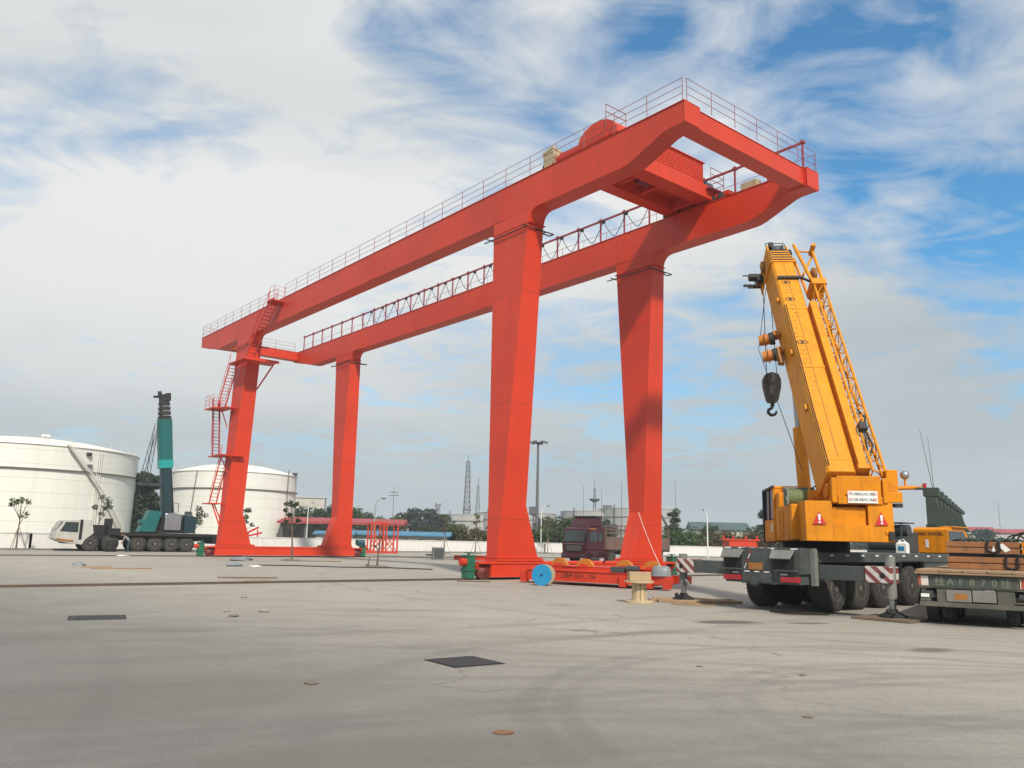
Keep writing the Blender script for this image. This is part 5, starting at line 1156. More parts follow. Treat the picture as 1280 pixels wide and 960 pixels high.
# ------------------------------------------------------------------ a worker bending down beside the teal crane
def skin_figure(name, label, loc, rz, parent=None):
    root = thing(name, label, 'person', loc, rz)
    J = dict(pel=(0,0,.92), sp1=(.10,0,1.06), sp2=(.26,0,1.22), neck=(.40,0,1.33), headb=(.47,0,1.37), lhip=(0,.10,.88), lkn=(.06,.13,.48), lank=(-.04,.14,.08), ltoe=(.14,.15,.04),
             rhip=(0,-.10,.88), rkn=(.12,-.12,.50), rank=(.06,-.13,.08), rtoe=(.24,-.14,.04), lsh=(.36,.18,1.28), lel=(.42,.23,1.0), lwr=(.50,.2,.78), lha=(.54,.18,.70),
             rsh=(.36,-.18,1.28), rel=(.44,-.22,1.01), rwr=(.56,-.18,.82), rha=(.61,-.16,.74))
    rad = dict(pel=.15, sp1=.14, sp2=.16, neck=.065, headb=.055, lhip=.10, lkn=.066, lank=.045, ltoe=.04, rhip=.10, rkn=.066, rank=.045, rtoe=.04, lsh=.07, lel=.048, lwr=.035, lha=.035, rsh=.07, rel=.048, rwr=.035, rha=.035)
    E_ = [('pel','sp1'),('sp1','sp2'),('sp2','neck'),('neck','headb'),('pel','lhip'),('lhip','lkn'),('lkn','lank'),('lank','ltoe'),('pel','rhip'),('rhip','rkn'),('rkn','rank'),('rank','rtoe'),
          ('sp2','lsh'),('lsh','lel'),('lel','lwr'),('lwr','lha'),('sp2','rsh'),('rsh','rel'),('rel','rwr'),('rwr','rha')]
    ks = list(J); b = MB(); hub = []
    me = bpy.data.meshes.new('body'); me.from_pydata([J[k] for k in ks], [(ks.index(a), ks.index(c)) for a, c in E_], [])
    o = bpy.data.objects.new('body', me); COL.objects.link(o); o.parent = root
    sk = o.modifiers.new('skin', 'SKIN'); o.modifiers.new('sub', 'SUBSURF').levels = 1
    o.modifiers['sub'].render_levels = 1
    for i, k in enumerate(ks):
        v = me.skin_vertices[0].data[i]; v.radius = (rad[k], rad[k]); v.use_root = (k == 'pel')
    bpy.context.view_layer.update()
    m2 = bpy.data.meshes.new_from_object(o.evaluated_get(bpy.context.evaluated_depsgraph_get()))
    o.modifiers.clear(); o.data = m2; m2.name = 'body'
    m2.materials.clear()
    for mt in (M['shirt'], M['trousers'], M['skin'], M['black']): m2.materials.append(mt)
    for p in m2.polygons:
        c = p.center; p.use_smooth = True
        p.material_index = 3 if c.z < .09 else 1 if c.z < .98 and c.x < .25 else 2 if (c.x > .40 and c.z < .98) or (c.x > .41 and abs(c.y) < .1) else 0
    h = MB(); h.ball((.56, 0, 1.42), .105, .085, .12, 12); h.ball((.66, 0, 1.40), .022); h.box(.645, .662, -.03, .03, 1.345, 1.352)
    for y in (-.04, .04): h.ball((.645, y, 1.44), .014)
    for y in (-.088, .088): h.ball((.56, y, 1.42), .03, .015, .035)
    h.build('head', M['skin'], o)
    h = MB(); h.ball((.545, 0, 1.455), .11, .094, .105, 12); h.build('hair', M['hair'], o)
    for sg, w_ in ((1, (.54,.18,.70)), (-1, (.61,-.16,.74))):
        for k in range(4): 
            y = w_[1]+(k-1.5)*.02; L_ = (.07,.08,.075,.06)[k]
            h = MB(); h.tube([(w_[0],y,w_[2]), (w_[0]+.02,y,w_[2]-L_*.55), (w_[0]+.01,y,w_[2]-L_)], .009, 5); h.build('finger', M['skin'], o)
        h = MB(); h.tube([(w_[0]-.01,w_[1]-sg*.03,w_[2]+.02), (w_[0]+.025,w_[1]-sg*.05,w_[2]-.02), (w_[0]+.03,w_[1]-sg*.045,w_[2]-.05)], .011, 5); h.build('thumb', M['skin'], o)
    return root
skin_figure('person', 'person in grey top and dark teal trousers bending beside the teal crane wheels', Vector((-32.2, 70.8, 0)), R(200))
t = thing('oil_drum', 'squat black drum standing by the second wheel of the teal crane', 'drum', (-33.3, 69.9, 0), 0)
b = MB(); b.lathe([(.40,.0),(.42,.03),(.42,.3),(.435,.32),(.42,.34),(.42,.62),(.435,.64),(.42,.66),(.42,.9),(.40,.93)], (0,0,0), (0,0,1), 24); b.build('shell', M['dark'], t)
b = MB(); b.cyl((0,0,.925),(0,0,.94),.38,n=20); b.cyl((.2,0,.94),(.2,0,.98),.05,n=8); b.build('lid', M['black'], t)
# ------------------------------------------------------------------ white boundary wall
bw = thing('boundary_wall', 'long low white wall closing off the far side of the yard', 'wall', (0,0,0))
for a, c in zip(WALL[:-1], WALL[1:]):
    a = Vector((*a, 0)); c = Vector((*c, 0)); b = MB()
    b.bar(a+Vector((0,0,.68)), c+Vector((0,0,.68)), .24, 1.36); b.bar(a+Vector((0,0,1.40)), c+Vector((0,0,1.40)), .34, .08)
    n = int((c-a).length/4)
    d = (c-a).normalized(); nrm = Vector((d.y, -d.x, 0))
    for k in range(n+1):
        p = a.lerp(c, k/n); b.bar(p+Vector((0,0,.0)), p+Vector((0,0,1.36)), .30, .30)
    b.build('wall_run', M['wall'], bw)
b = MB()
for a, c in zip(WALL[:-1], WALL[1:]):
    a = Vector((*a, 0)); c = Vector((*c, 0)); d = (c-a).normalized(); nrm = Vector((d.y, -d.x, 0))
    b.hexa([a+nrm*.3, c+nrm*.3, c+nrm*2.2, a+nrm*2.2], [p+Vector((0,0,.12)) for p in (a+nrm*.3, c+nrm*.3, c+nrm*2.2, a+nrm*2.2)])
tag(b.build('planting_strip_kerb', M['chassis_lt']), kind='structure')

# ------------------------------------------------------------------ storage tanks
def tank(name, label, c, Rr, h, roof, rings=(), mat=None, roofm=None, seg=72, vents=(), stair=None, rail=True, grp=None, bands=()):
    t = thing(name, label, 'storage tank', (*c, 0), 0, grp); mat = mat or M['tank']
    b = MB(); b.lathe([(Rr, 0), (Rr, h)], (0,0,0), (0,0,1), seg); sh = b.build('shell', mat, t)
    b = MB()
    for z in rings: b.lathe([(Rr+.003, z), (Rr+.28, z), (Rr+.28, z+.09), (Rr+.003, z+.09)], (0,0,0), (0,0,1), seg, False)
    if rings: b.build('wind_girder', M['tankline'], t)
    b = MB(); n = 8
    b.lathe([(Rr+.12, h+.002), (Rr+.12, h+.12)] + [(Rr*math.cos(R(90)*k/n)**.9 if k < n else .01, h+.12+roof*math.sin(R(90)*k/n)**1.3) for k in range(1, n+1)] if False else
            [(Rr+.14, h+.002), (Rr+.14, h+.14)] + [(Rr*(1-k/n), h+.14+roof*(1-(1-k/n)**2)) for k in range(1, n+1)], (0,0,0), (0,0,1), seg); b.build('roof', roofm or M['tankroof'], t)
    if rail:
        b = MB(); m = int(Rr*3)
        for k in range(m):
            a = 2*math.pi*k/m; p = Vector((Rr*math.cos(a), Rr*math.sin(a), h+.1)); b.cyl(p, p+Vector((0,0,1.0)), .022, n=4)
        for z in (.55, 1.0): b.tube([(Rr*math.cos(2*math.pi*k/m), Rr*math.sin(2*math.pi*k/m), h+.1+z) for k in range(m+1)], .016, 4)
        b.build('roof_railing', M['white'], t)
    return t
def tpos(Rr, ang, z): return Vector((Rr*math.cos(ang), Rr*math.sin(ang), z))
C1, R1, H1 = (-66, 112), 13.8, 12.0
t1 = tank('storage_tank', 'big white storage tank with a slanting stair at the left edge of the photo', C1, R1, H1, 1.75, (9.0,))
face = math.atan2(-C1[1], -C1[0])                                   # towards the camera
b = MB(); n = 40; a0, a1 = face + .30, face + .98; outer = []
for sg in (R1+.12, R1+.95):
    b.tube([tpos(sg, a0+(a1-a0)*k/n, H1+.2 - (H1-1.0)*k/n) for k in range(n+1)], .09, 5)
    b.tube([tpos(sg, a0+(a1-a0)*k/n, H1+1.15 - (H1-1.0)*k/n) for k in range(n+1)], .022, 4)
for k in range(n):
    a = a0+(a1-a0)*k/n; z = H1+.2-(H1-1.0)*k/n; b.bar(tpos(R1+.12, a, z), tpos(R1+.95, a, z), .22, .04); b.cyl(tpos(R1+.95, a, z), tpos(R1+.95, a, z+.95), .016, n=4)
b.build('spiral_stair', M['tankroof'], t1)
b = MB()
for k in range(9):
    a = face + .235 + k*.008
    b.bar(tpos(R1-.1, a, H1+.1), tpos(R1*.72, a, H1+.95), .03, .03)
b.build('roof_walkway', M['pole'], t1)
for k in (0, 1):
    p = tpos(R1*.70, face+.15+k*.05, H1+.9); b = MB(); b.cyl(p, p+Vector((0,0,.55)), .16, n=10); b.lathe([(.34,.5),(.3,.72),(.05,.82)], p, (0,0,1), 12); b.build('roof_vent', M['white'], t1)
for a, zz in ((face+.50, H1-.7), (face+.52, H1-2.2)): 
    b = MB(); p = tpos(R1+.2, a, zz); b.box(p.x-.25, p.x+.25, p.y-.25, p.y+.25, p.z-.2, p.z+.2); b.bar(p, tpos(R1-.05, a, zz), .08); b.build('flood_lamp', M['black'], t1)
b = MB()
for k in range(3): b.cyl(tpos(R1+.12, face+.60+k*.02, 0), tpos(R1+.12, face+.60+k*.02, H1*.98), .05, n=6)
b.build('riser_pipe', M['tankroof'], t1)
C2, R2, H2 = (-50.6, 151.8), 10.9, 12.25
t2 = tank('storage_tank', 'white storage tank with a domed roof behind the far left leg', C2, R2, H2, 1.9, (9.3,))
face2 = math.atan2(-C2[1], -C2[0]); b = MB()
b.cyl(tpos(R2+.15, face2-.72, 0), tpos(R2+.15, face2-.62, H2), .08, n=6); b.cyl(tpos(R2+.15, face2+.95, 0), tpos(R2+.15, face2+.95, H2+1), .09, n=6)
b.build('riser_pipe', M['tankline'], t2)
b = MB(); p = tpos(R2+.1, face2+1.2, H2); b.box(p.x-.35, p.x+.35, p.y-.35, p.y+.35, H2+.1, H2+.7); b.build('gauge_platform', M['grey'], t2)
FT = M['fartank']
for c, Rr, h, lab in (((-13, 312), 15.5, 10.2, 'grey storage tank far off under the tall lattice mast'), ((3, 305), 14.5, 11.2, 'grey storage tank far off behind the near left leg'),
                      ((32, 312), 12.5, 12.6, 'grey storage tank far off behind the red truck cab'), ((48, 306), 15.0, 13.6, 'grey storage tank far off right of the near right leg')):
    t = tank('storage_tank', lab, c, Rr, h, .25, (h*.42, h*.78), FT, FT, 56, rail=True)
    b = MB(); f_ = math.atan2(-c[1], -c[0]); p = tpos(Rr+.2, f_+.4, h); b.box(p.x-1.6, p.x+1.6, p.y-.5, p.y+.5, h-.4, h+2.2); b.cyl(tpos(Rr+.3, f_+.4, 0), tpos(Rr+.3, f_+.4, h+2), .25, n=6); b.build('gauge_house', M['tower'], t); b = MB(); b.cyl(tpos(Rr+.3, f_-.6, 0), tpos(Rr+.3, f_-.6, h+1.4), .2, n=6); b.build('riser_pipe', M['tower'], t); b = MB()
    b.tube([tpos(Rr+.4, f_+.45+k*.05, h-k*h/12) for k in range(12)], .25, 5)
    b.build('stair_tower', M['tower'], t)

# ------------------------------------------------------------------ masts, lamps and towers
def lattice_tower(name, label, c, h, w0, w1, n, mat, r_=.12, cat='tower', head=None):
    t = thing(name, label, cat, (*c, 0)); b = MB(); cr = [(-1,-1),(1,-1),(1,1),(-1,1)]
    for sx_, sy_ in cr: b.cyl((sx_*w0/2, sy_*w0/2, 0), (sx_*w1/2, sy_*w1/2, h), r_, r_*.7, n=5)
    for k in range(n):
        u0, u1 = k/n, (k+1)/n; a0_, a1_ = w0+(w1-w0)*u0, w0+(w1-w0)*u1
        for i in range(4):
            p, q_ = cr[i], cr[(i+1) % 4]
            b.cyl((p[0]*a0_/2, p[1]*a0_/2, h*u0), (q_[0]*a1_/2, q_[1]*a1_/2, h*u1), r_*.5, n=4)
            b.cyl((p[0]*a1_/2, p[1]*a1_/2, h*u1), (q_[0]*a1_/2, q_[1]*a1_/2, h*u1), r_*.5, n=4)
    b.build('lattice', mat, t)
    if head: 
        b = MB(); head(b, h); b.build('head', mat, t)
    return t
lattice_tower('lattice_mast', 'tallest dark lattice mast above the far grey tanks', (-16.4, 320), 31.4, 3.2, 1.2, 16, M['tower'], .2, head=lambda b, h: (b.box(-2.5,2.5,-1.5,1.5,9.5,10.0), b.box(-1.6,1.6,-1.2,1.2,12.5,12.9), b.cyl((0,0,h),(0,0,h+2.5),.12,n=5)))
lattice_tower('lattice_mast', 'shorter faint lattice mast just right of the tallest one', (-13.2, 345), 24, 2.8, .6, 14, M['tower'], .12, head=lambda b, h: b.cyl((0,0,h),(0,0,h+3),.1,n=5))
lattice_tower('water_tower', 'small flared tower among the far trees left of the lattice masts', (-28.5, 330), 13.5, 2.4, 1.6, 6, M['pole'], .2, head=lambda b, h: b.lathe([(.6,h-1),(1.2,h+1.4),(1.35,h+2.0),(1.0,h+2.1)], (0,0,0), (0,0,1), 14))
lattice_tower('lattice_mast', 'thin antenna mast with a small platform above the red truck', (36.2, 350), 24, 2.0, .6, 12, M['tower'], .12, head=lambda b, h: (b.lathe([(.5,18),(2.3,19.2),(2.3,19.6)], (0,0,0), (0,0,1), 12), b.cyl((0,0,h),(0,0,h+3.5),.1,n=5)))
for x, y, h, lab in ((-36.5, 260, 17.5, 'thin pole with crossarms above the trees left of the water tower'), (196, 330, 21, 'lone thin pole above the red roofed houses at the right'), (34.0, 250, 20, 'thin rod left of two rods above the red truck roof'), (60.5, 300, 25, 'thin rod on the grey tank right of the near right leg')):
    t = thing('pole', lab, 'pole', (x, y, 0)); b = MB(); b.cyl((0,0,0), (0,0,h), .14, .06, n=5)
    if 'crossarms' in lab: b.box(-1.6, 1.6, -.06, .06, h-3, h-2.8); b.box(-1.2, 1.2, -.06, .06, h-2, h-1.8)
    b.build('shaft', M['tower'], t)
t = thing('mast_light', 'tall floodlight mast with a ring of lamps between the near legs', 'floodlight mast', (4.4, 130, 0))
b = MB(); b.cyl((0,0,0), (0,0,17.0), .30, .16, n=12); b.cyl((0,0,0), (0,0,.5), .45, n=12); b.build('pole', M['poledark'], t)
b = MB(); b.lathe([(.2,16.8),(.75,17.0),(.75,17.15),(.2,17.25)], (0,0,0), (0,0,1), 16); hb2 = b.build('lamp_ring', M['poledark'], t)
for k in range(6):
    a = 2*math.pi*k/6+.1; b = MB(); d = Vector((math.cos(a), math.sin(a), 0)); p = Vector((0,0,17.2))+d*1.05; b.bar(p-d*.5, p, .08); b.bar(p, p+d*.5+Vector((0,0,-.15)), .45, .28); b.build('floodlight', M['poledark'], hb2)
def street_lamp(lab, x, y, h, dx, mat):
    t = thing('street_lamp', lab, 'street lamp', (x, y, 0)); b = MB()
    b.tube([(0,0,0), (0,0,h*.85), (dx*.25,0,h*.95), (dx*.7,0,h), (dx,0,h+.03)], .07, 8, rads=[.11,.07,.05,.045,.04]); b.build('pole', mat, t)
    b = MB(); b.box(min(dx*.95, dx*1.6), max(dx*.95, dx*1.6), -.12, .12, h-.06, h+.08); b.build('lamp_head', M['grey'], t, bevel=.03)
street_lamp('slender street lamp with curved arm right of the far right leg', -16.2, 100, 6.3, .75, M['pole'])
street_lamp('white street lamp between the near right leg and the yellow crane', 25.4, 106, 6.0, -.35, M['white'])
street_lamp('thin white lamp post just behind the tall floodlight mast', 5.0, 128, 7.0, .8, M['white'])
street_lamp('pale lamp post in front of the red roofed shed', -34.0, 140, 7.1, .5, M['white'])
t = thing('steel_trestle', 'bright red steel trestle frame standing right of the far gantry legs', 'trestle', (-14.6, 88.5, 0), R(25))
b = MB(); 
for x in (0, .35, 1.35, 1.65, 2.9):
    b.bar((x, 0, .1), (x, 0, 3.25 if x < 2 else 2.9), .14); b.bar((x, 1.4, .1), (x, 1.4, 3.2), .14)
b.bar((-2.8, 0, .12), (3.0, 0, .12), .2); b.bar((-2.8, 1.4, .12), (3.0, 1.4, .12), .2)
for x in (0, 1.5, 2.9): b.bar((x, 0, 3.1), (x, 1.4, 3.1), .14); b.bar((x, 0, .12), (x, 1.4, .12), .14)
for x0, x1 in ((.1, 1.35), (1.65, 2.9)): 
    for y in (0, 1.4): b.bar((x0, y, .2), (x1, y, 1.8), .08); b.bar((x1, y, .2), (x0, y, 1.8), .08)
b.bar((0,0,3.2),(1.65,0,3.2),.16); b.bar((.0,0,1.9),(1.4,0,1.7),.1)
b.build('frame', M['redground'], t)
t = thing('steel_trestle', 'low red steel frame behind the rear of the yellow crane', 'trestle', (24.6, 88, 0), R(15))
b = MB(); b.box(-1.6, 1.6, -.4, .4, 1.5, 2.2); b.box(-2.2, 2.0, -.5, .5, 2.2, 2.35)
for x in (-2.0, -.9, .6, 1.9): b.bar((x, 0, 0), (x, 0, 2.7), .14)
b.build('frame', M['redground'], t)
t = thing('red_pipe_stand', 'small red pipe stand showing over the white wall right of the far left leg', 'pipe stand', (-28.9, 94, 0), .3)
b = MB(); b.bar((-.5,0,.0),(-.5,0,2.0),.15); b.bar((-.9,0,1.7),(.6,0,2.5),.22); b.bar((-.5,0,1.5),(1.0,0,1.9),.2); b.bar((.5,0,.0),(.5,0,2.2),.15); b.build('frame', M['sign_red'], t)

# ------------------------------------------------------------------ sheds and houses beyond the wall
t = thing('shed', 'long open shed with red sheet roof behind the far right leg', 'shed', (-29.5, 150, 0), R(2))
b = MB(); b.loft([[(-11,-5,4.05),(-11,0,4.9),(-11,5,4.05),(-11,5,3.9),(-11,-5,3.9)], [(11,-5,4.05),(11,0,4.9),(11,5,4.05),(11,5,3.9),(11,-5,3.9)]]); b.box(-11.1,11.1,-5.2,-5.0,3.7,4.1); b.build('roof', M['redroof'], t)
for k in range(6): b = MB(); b.box(-10.6+k*4.2, -10.2+k*4.2, -4.6, -4.2, 0, 3.9); b.build('post', M['tower'], t)
b = MB(); b.box(-11, 11, 3.8, 4.2, 0, 3.4); b.build('back_wall', M['concwall'], t)
def house(name, label, x, y, w_, d_, h_, rz, wallm, roofm, over=.4, rise=.5, nwin=0, cat='building', grp=None):
    t = thing(name, label, cat, (x, y, 0), rz, grp)
    b = MB(); b.box(-w_/2, w_/2, -d_/2, d_/2, 0, h_); wl = b.build('wall', wallm, t)
    b = MB(); e = over
    b.loft([[(-w_/2-e,-d_/2-e,h_+.02),(-w_/2-e,0,h_+rise),(-w_/2-e,d_/2+e,h_+.02),(-w_/2-e,d_/2+e,h_+.005),(-w_/2-e,-d_/2-e,h_+.005)], [(w_/2+e,-d_/2-e,h_+.02),(w_/2+e,0,h_+rise),(w_/2+e,d_/2+e,h_+.02),(w_/2+e,d_/2+e,h_+.005),(w_/2+e,-d_/2-e,h_+.005)]])
    b.box(-w_/2-e,w_/2+e,-d_/2-e-.02,-d_/2-e,h_-.12,h_+.05)
    b.build('roof', roofm, t)
    for k in range(nwin):
        x0 = -w_/2 + (k+.5)*w_/nwin; b = MB(); b.box(x0-.6, x0+.6, -d_/2-.03, -d_/2-.005, h_*.4, h_*.78); f_ = b.build('window', M['white'], t)
        b = MB(); b.box(x0-.5, x0+.5, -d_/2-.045, -d_/2-.031, h_*.43, h_*.75); b.build('pane', M['glass'], f_)
    return t
house('hut', 'low white building with light blue sheet roof beyond the white wall', -16.2, 122, 14.5, 6, 2.05, R(2), M['concwall'], M['blueroof'], .6, .55, 6)
house('hut', 'pale hut with blue roof nearly hidden by the far right leg', -24.5, 118, 5.0, 4, 2.0, R(4), M['concwall'], M['blueroof'], .4, .4, 2)
house('apartment_house', 'pale far apartment block above the trees right of the domed tank', -52, 215, 8, 8, 11.2, R(10), M['concwall'], M['concwall'], .2, .3, 3)
house('warehouse', 'green roofed warehouse among the trees left of the yellow crane', 66, 262, 17, 14, 6.2, R(-4), M['concwall'], M['greenroof'], .6, 2.4, 5)
for k, (x, y, w_, h_, rm, lab) in enumerate(((180, 330, 22, 9.2, 'redroof', 'red roofed long house leftmost on the far right horizon'), (200, 325, 20, 8.6, 'redroof', 'red roofed house behind the slabs on the far right horizon'))):
    house('row_house', lab, x, y, w_, 9, h_, R(-20), M['concwall'], M[rm], .5, 1.6, 6, grp='houses on the far right horizon')

# ------------------------------------------------------------------ trees and shrubs
def leaves(b, c, rx, ry, rz, n, size, q, hollow=.35, tri=False):
    for _ in range(n):
        while True:
            p = Vector((q.uniform(-1,1), q.uniform(-1,1), q.uniform(-1,1)))
            if hollow < p.length < 1: break
        p = Vector((c[0]+p.x*rx, c[1]+p.y*ry, c[2]+p.z*rz))
        u = Vector((q.gauss(0,1), q.gauss(0,1), q.gauss(0,.6))).normalized(); v = u.cross(Vector((q.gauss(0,1), q.gauss(0,1), q.gauss(0,1)))).normalized()
        s = size*q.uniform(.6, 1.3); b.add([p-u*s, p+v*s*.45, p+u*s, p-v*s*.45], [(0,1,2,3)])
def tree_mesh(seed, h, crown, trunk, nclump, nleaf, size, leafm, spread=1.0, squash=.75, rtr=None):
    """trunk with limbs reaching into separate leaf clumps"""
    q = random.Random(seed); rtr = rtr or h*.018
    tb = MB(); base = [(0,0,-.05), (h*.01, 0, trunk*.5), (q.uniform(-.02,.02)*h, q.uniform(-.02,.02)*h, trunk), (q.uniform(-.03,.03)*h, 0, h*.72)]
    tb.tube(base, rtr, 7, rads=[rtr*1.3, rtr, rtr*.8, rtr*.35]); lb = MB()
    top = h - crown*squash*.5
    for k in range(nclump):
        a = q.uniform(0, 6.28); rr = crown*spread*math.sqrt(q.uniform(0, 1)); z = q.uniform(trunk, top)
        u = (z-trunk)/max(.1, top-trunk); rr *= (1-.65*abs(u-.35)**1.2)
        c = Vector((rr*math.cos(a), rr*math.sin(a), z)); cr = crown*q.uniform(.28, .5)
        z0 = trunk + (z-trunk)*.35; tb.tube([(0,0,z0), (c.x*.5, c.y*.5, z0+(z-z0)*.4), (c.x, c.y, c.z)], .02, 5, rads=[rtr*.5, rtr*.3, rtr*.12])
        leaves(lb, c, cr, cr, cr*.75, nleaf, size, q)
    return tb, lb
PROTO = {}
def plant(kind, name, label, cat, x, y, s=1.0, rz=0, group=None, z=0):
    """a copy of one of the prototype plants"""
    if kind not in PROTO:
        spec = KINDS[kind]; root = thing(name, label, cat, (x, y, z), rz, group)
        tb, lb = tree_mesh(*spec); tb.build('trunk', M['bark'], root); lb.build('crown', M[spec[7]], root)
        PROTO[kind] = root; root.scale = (s, s, s); return root
    c = copy_tree(PROTO[kind]); c.name = name; c.location = (x, y, z); c.rotation_euler = (0,0,rz); c.scale = (s, s, s)
    for k_ in ('label', 'group', 'category'): 
        if k_ in c: del c[k_]
    return tag(c, label, cat, group)
KINDS = {  # seed, height, crown radius, trunk, clumps, leaves per clump, leaf size, material, spread, squash
 'broad1': (11, 8, 3.4, 1.6, 26, 120, .30, 'leaf', 1.0, .75), 'broad2': (12, 7, 3.8, 1.2, 26, 120, .30, 'leaf_dk', 1.0, .7), 'broad3': (13, 9, 3.2, 2.2, 24, 120, .32, 'leaf_dk', 1.0, .8),
 'bush1': (21, 3.6, 2.6, .3, 20, 110, .22, 'leaf', 1.1, .6), 'bush2': (22, 3.2, 2.8, .2, 20, 110, .22, 'leaf_olive', 1.15, .6), 'bush3': (23, 4.2, 2.4, .3, 20, 110, .22, 'leaf_olive', 1.0, .7), 'bush4': (24, 3.4, 2.8, .3, 20, 110, .22, 'leaf_rust', 1.1, .6),
 'far1': (31, 10, 5.5, 1.5, 26, 90, .55, 'leaf_blue', 1.0, .7), 'far2': (32, 8, 6.5, 1.0, 26, 90, .55, 'leaf_blue', 1.1, .6), 'conifer': (33, 9, 1.7, .8, 26, 90, .28, 'leaf_dk', .9, .9),
 'hedge': (34, 8, 1.7, .3, 60, 130, .24, 'leaf_dk', .8, .95)}
q = random.Random(77)
# dark tall evergreens between the two white tanks
for k, (px, py, s, lab) in enumerate(((-53.6, 118, 1.42, 'tall dark evergreen squeezed between the two white tanks, left one'), (-52.6, 120, 1.4, 'tall dark evergreen squeezed between the two white tanks, right one'))):
    plant('hedge', 'evergreen_tree', lab, 'tree', px, py, s, k)
G_ = 'green trees beyond the white wall'
for k, (x, y, s, kind) in enumerate(((-42, 170, 1.15, 'broad2'), (-38, 174, .95, 'broad3'), (-36.5, 168, 1.05, 'broad2'), (-33, 171, 1.0, 'broad1'), (-28, 172, .9, 'broad2'), (-23.5, 175, .78, 'broad1'), (-17.5, 172, .7, 'broad2'), (-12, 175, .62, 'broad1'))):
    plant(kind, 'leafy_tree', 'dense green tree in the row behind the red roofed shed', 'tree', x, y, s, k*1.3, 'green trees behind the red roofed shed')
for k, (x, y, s, kind) in enumerate(((-9.5, 127, .95, 'bush2'), (-6.5, 125, 1.05, 'bush3'), (-3.5, 128, 1.05, 'bush2'), (-1.2, 126, 1.2, 'bush3'), (-11.8, 128, .75, 'bush1'))):
    plant(kind, 'shrub', 'olive green shrub in the thicket left of the near left leg', 'shrub', x, y, s, k*1.7, 'olive shrubs left of the near left leg')
for k, (x, y, s, kind) in enumerate(((4.0, 133, 1.3, 'bush1'), (7.5, 134, 1.25, 'broad2'), (7, 131, 1.2, 'bush1'), (10.5, 132, 1.05, 'broad1'), (14.5, 133, .95, 'broad3'))):
    plant(kind, 'leafy_tree', 'dark green tree standing behind the red cargo truck', 'tree', x, y, s*.68 if kind.startswith('broad') else s, k*2.1, 'green trees behind the red truck')
for k, (x, y, s, kind) in enumerate(((23, 124, 1.15, 'bush1'), (26.5, 123, 1.2, 'bush1'), (25.2, 126, .62, 'broad3'))):
    plant(kind, 'leafy_tree', 'leafy green tree between the near right leg and the white street lamp', 'tree', x, y, s*.8 if kind.startswith('broad') else s, k*1.1, 'green trees left of the white street lamp')
for k, (x, y, s, kind) in enumerate(((30, 123, 1.15, 'bush4'), (32.8, 124, 1.2, 'bush2'), (35.8, 123, 1.25, 'bush4'), (38.6, 124, 1.15, 'bush2'), (34, 128, 1.3, 'bush4'), (41, 122, 1.05, 'bush4'))):
    plant(kind, 'shrub', 'rusty brown shrub between the street lamp and the yellow crane', 'shrub', x, y, s, k*1.9, 'rusty shrubs left of the yellow crane')
for k, (x, y, s, kind, lab) in enumerate(((39.2, 130, .72, 'broad2', 'dark round tree just left of the yellow crane cab'), (40.8, 131, .86, 'conifer', 'pointed dark conifer beside the yellow crane cab'), (36.2, 150, .62, 'broad3', 'dark tree in front of the green warehouse roof'), (29.5, 148, .9, 'conifer', 'slim dark tree right of the rightmost grey tank'))):
    plant(kind, 'conifer' if kind == 'conifer' else 'leafy_tree', lab, 'tree', x, y, s, k)
for k in range(26):
    if k not in (8, 10, 18, 22): q.uniform(-3,3); q.uniform(255,285); q.uniform(.62,.95); q.uniform(0,6); continue
    x = -75 + k*10.5 + q.uniform(-3, 3); y = q.uniform(255, 285)
    if -30 < x*300/270 < 66 and k % 2: y += 75
    plant('far1' if k % 3 else 'far2', 'distant_tree', 'bluish dark tree far off on the horizon behind the yard', 'tree', x, y, q.uniform(.62, .95), q.uniform(0, 6), 'distant trees on the horizon')
for k, (x, y, s) in enumerate(((-43.5, 250, .95), (-31.5, 262, 1.0), (-27.5, 255, 1.12), (-22.0, 258, .95))):
    plant('far1', 'distant_tree', 'blue grey domed tree on the horizon left of the lattice masts', 'tree', x, y, s, k*1.4, 'domed trees left of the lattice masts')
for k in (1,):
    x = 112 + k*9 + q.uniform(-3,3); plant('far2', 'distant_tree', 'low dark tree on the horizon right of the yellow crane', 'tree', x, 290+q.uniform(-15,15), q.uniform(.5, .72), q.uniform(0, 6), 'distant trees right of the yellow crane')
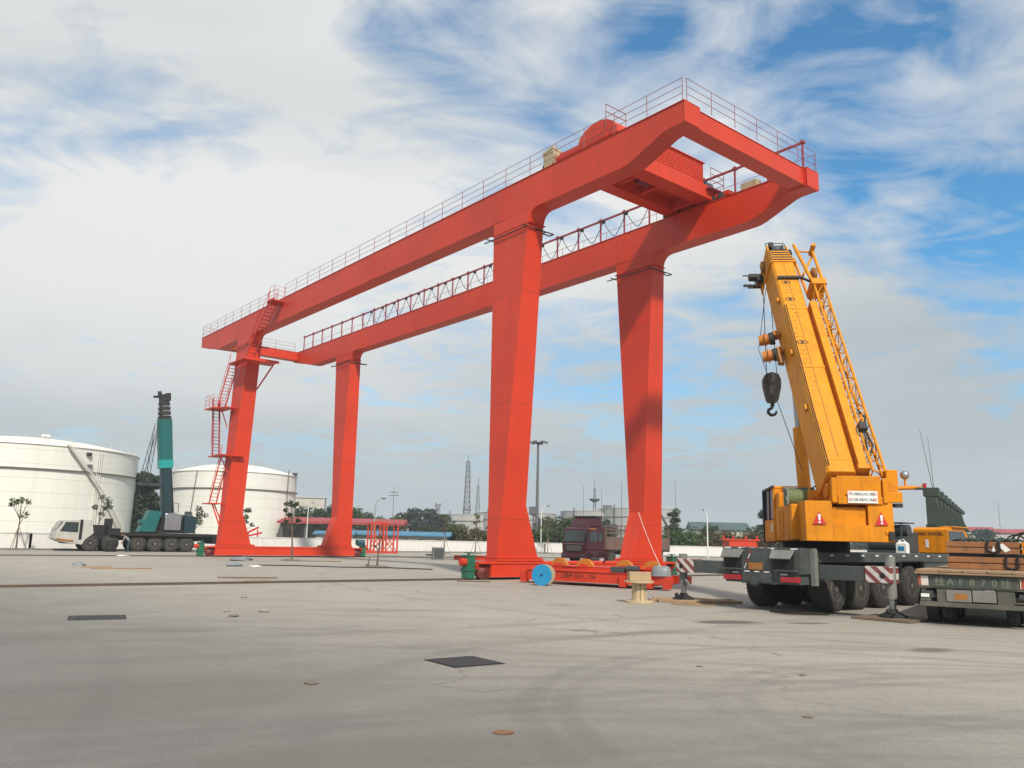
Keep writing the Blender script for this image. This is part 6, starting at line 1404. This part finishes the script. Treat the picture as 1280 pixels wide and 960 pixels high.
# planted saplings with stakes along the wall
def sapling(lab, x, y, h, cr, seed, leafm='leaf', lean=0.0, stakes=True, nb=7, nl=26, bare=False, twig=.5):
    t = thing('sapling', lab, 'young tree', (x, y, 0)); q = random.Random(seed)
    tb = MB(); topz = h*.62; fx = lambda z: lean*z*z/h
    tb.tube([(fx(h*k/6)*1.0, .02*math.sin(k*2), h*k/6) for k in range(7)], .05, 6, rads=[.075,.065,.055,.045,.035,.025,.012])
    lb = MB()
    for k in range(nb):
        a = q.uniform(0, 6.28); z0 = topz*q.uniform(.75, 1.1); z1 = min(h*1.02, z0 + h*q.uniform(.12, .4)); rr = cr*q.uniform(.4, 1)
        tb.tube([(fx(z0),0,z0), (fx(z0)+rr*.5*math.cos(a), rr*.5*math.sin(a), z0+(z1-z0)*.45), (fx(z0)+rr*math.cos(a), rr*math.sin(a), z1)], .015, 4, rads=[.028,.018,.008])
        leaves(lb, (fx(z0)+rr*math.cos(a), rr*math.sin(a), z1), cr*.34, cr*.34, cr*.28, nl, .13, q, 0)
    leaves(lb, (fx(h), 0, h), cr*.35, cr*.35, cr*.3, nl, .13, q, 0)
    tb.build('trunk', M['bark'], t); lb.build('crown', M[leafm], t)
    if stakes:
        for k in range(3):
            a = 2.1*k+.4; b = MB(); b.cyl((math.cos(a)*.75, math.sin(a)*.75, 0), (fx(1.9)+.03*math.cos(a), .03*math.sin(a), 1.9), .025, n=5); b.build('stake', M['stake'], t)
    b = MB(); b.lathe([(.85,0.003),(.6,.06),(.1,.10)], (0,0,0), (0,0,1), 14); b.build('soil_mound', M['soil'], t)
    return t
sapling('staked young tree standing before the big left tank', -40.6, 68.9, 4.1, .85, 1, stakes=True, nb=9, nl=20)
sapling('young tree with sparse leafy top rising behind the teal crane cab', -37.5, 76.0, 4.7, .9, 2, 'leaf_dk', nb=6, nl=34)
sapling('young leafy tree just right of the teal crane', -31.2, 82.5, 4.1, 1.0, 3, 'leaf_dk', .04, nb=8, nl=36)
sapling('young tree half hidden behind the far left leg', -27.4, 86.0, 4.1, .85, 4, 'leaf_dk', nb=7, nl=30)
sapling('young tree with bent thin trunk in front of the far sill beam', -14.75, 57.0, 3.9, .55, 5, 'leaf_dk', -.09, False, nb=8, nl=30)
sapling('staked sapling left of the pair between the far and near legs', -7.4, 96.5, 4.3, .9, 6, 'leaf_olive', nb=7, nl=24)
sapling('staked sapling right of the pair between the far and near legs', -3.9, 99.0, 4.6, .8, 7, 'leaf_olive', nb=7, nl=22)
sapling('staked sapling right of the floodlight mast before the white wall', 5.3, 112.0, 4.6, 1.1, 8, 'leaf_olive', nb=9, nl=22)
sapling('tiny bare sapling with a forked stem on the yard by the red trestle', -7.7, 49.3, 1.7, .25, 9, 'leaf_dk', .1, False, nb=3, nl=5)
t = thing('marker_stick', 'short dark stick in the yard left of the tiny bare sapling', 'stick', (-8.25, 49.2, 0)); b = MB(); b.cyl((0,0,0),(.12,0,.55),.05,.03,n=6); b.ball((.02,0,.08),.14,.14,.1); b.build('body', M['bark'], t)
# far wood closing the horizon: one mass of leaf clumps
b = MB(); q = random.Random(5)
for k in range(170):
    x = -420 + k*5 + q.uniform(-2,2); y = 430 + q.uniform(-20, 20); leaves(b, (x, y, 3.0), 5, 4, q.uniform(4.0, 7.0), 40, 1.1, q, 0)
tag(b.build('far_wood', M['leaf_blue']), 'low dark wood along the whole horizon', 'wood', kind='stuff')
# ------------------------------------------------------------------ the air
hm = bpy.data.materials.new('hazy_air'); hm.use_nodes = True; nt = hm.node_tree
for n_ in list(nt.nodes): nt.nodes.remove(n_)
out = N(nt, 'ShaderNodeOutputMaterial'); pvn = N(nt, 'ShaderNodeVolumePrincipled'); pvn.inputs['Color'].default_value = (.86,.92,1,1); pvn.inputs['Density'].default_value = .0006; pvn.inputs['Anisotropy'].default_value = .2
nt.links.new(pvn.outputs[0], out.inputs['Volume'])
hz = MB(); hz.box(-520, 520, -120, 560, -1.2, 36)
tag(hz.build('haze', hm), 'thin pale haze hanging over the whole yard', 'haze', kind='stuff')
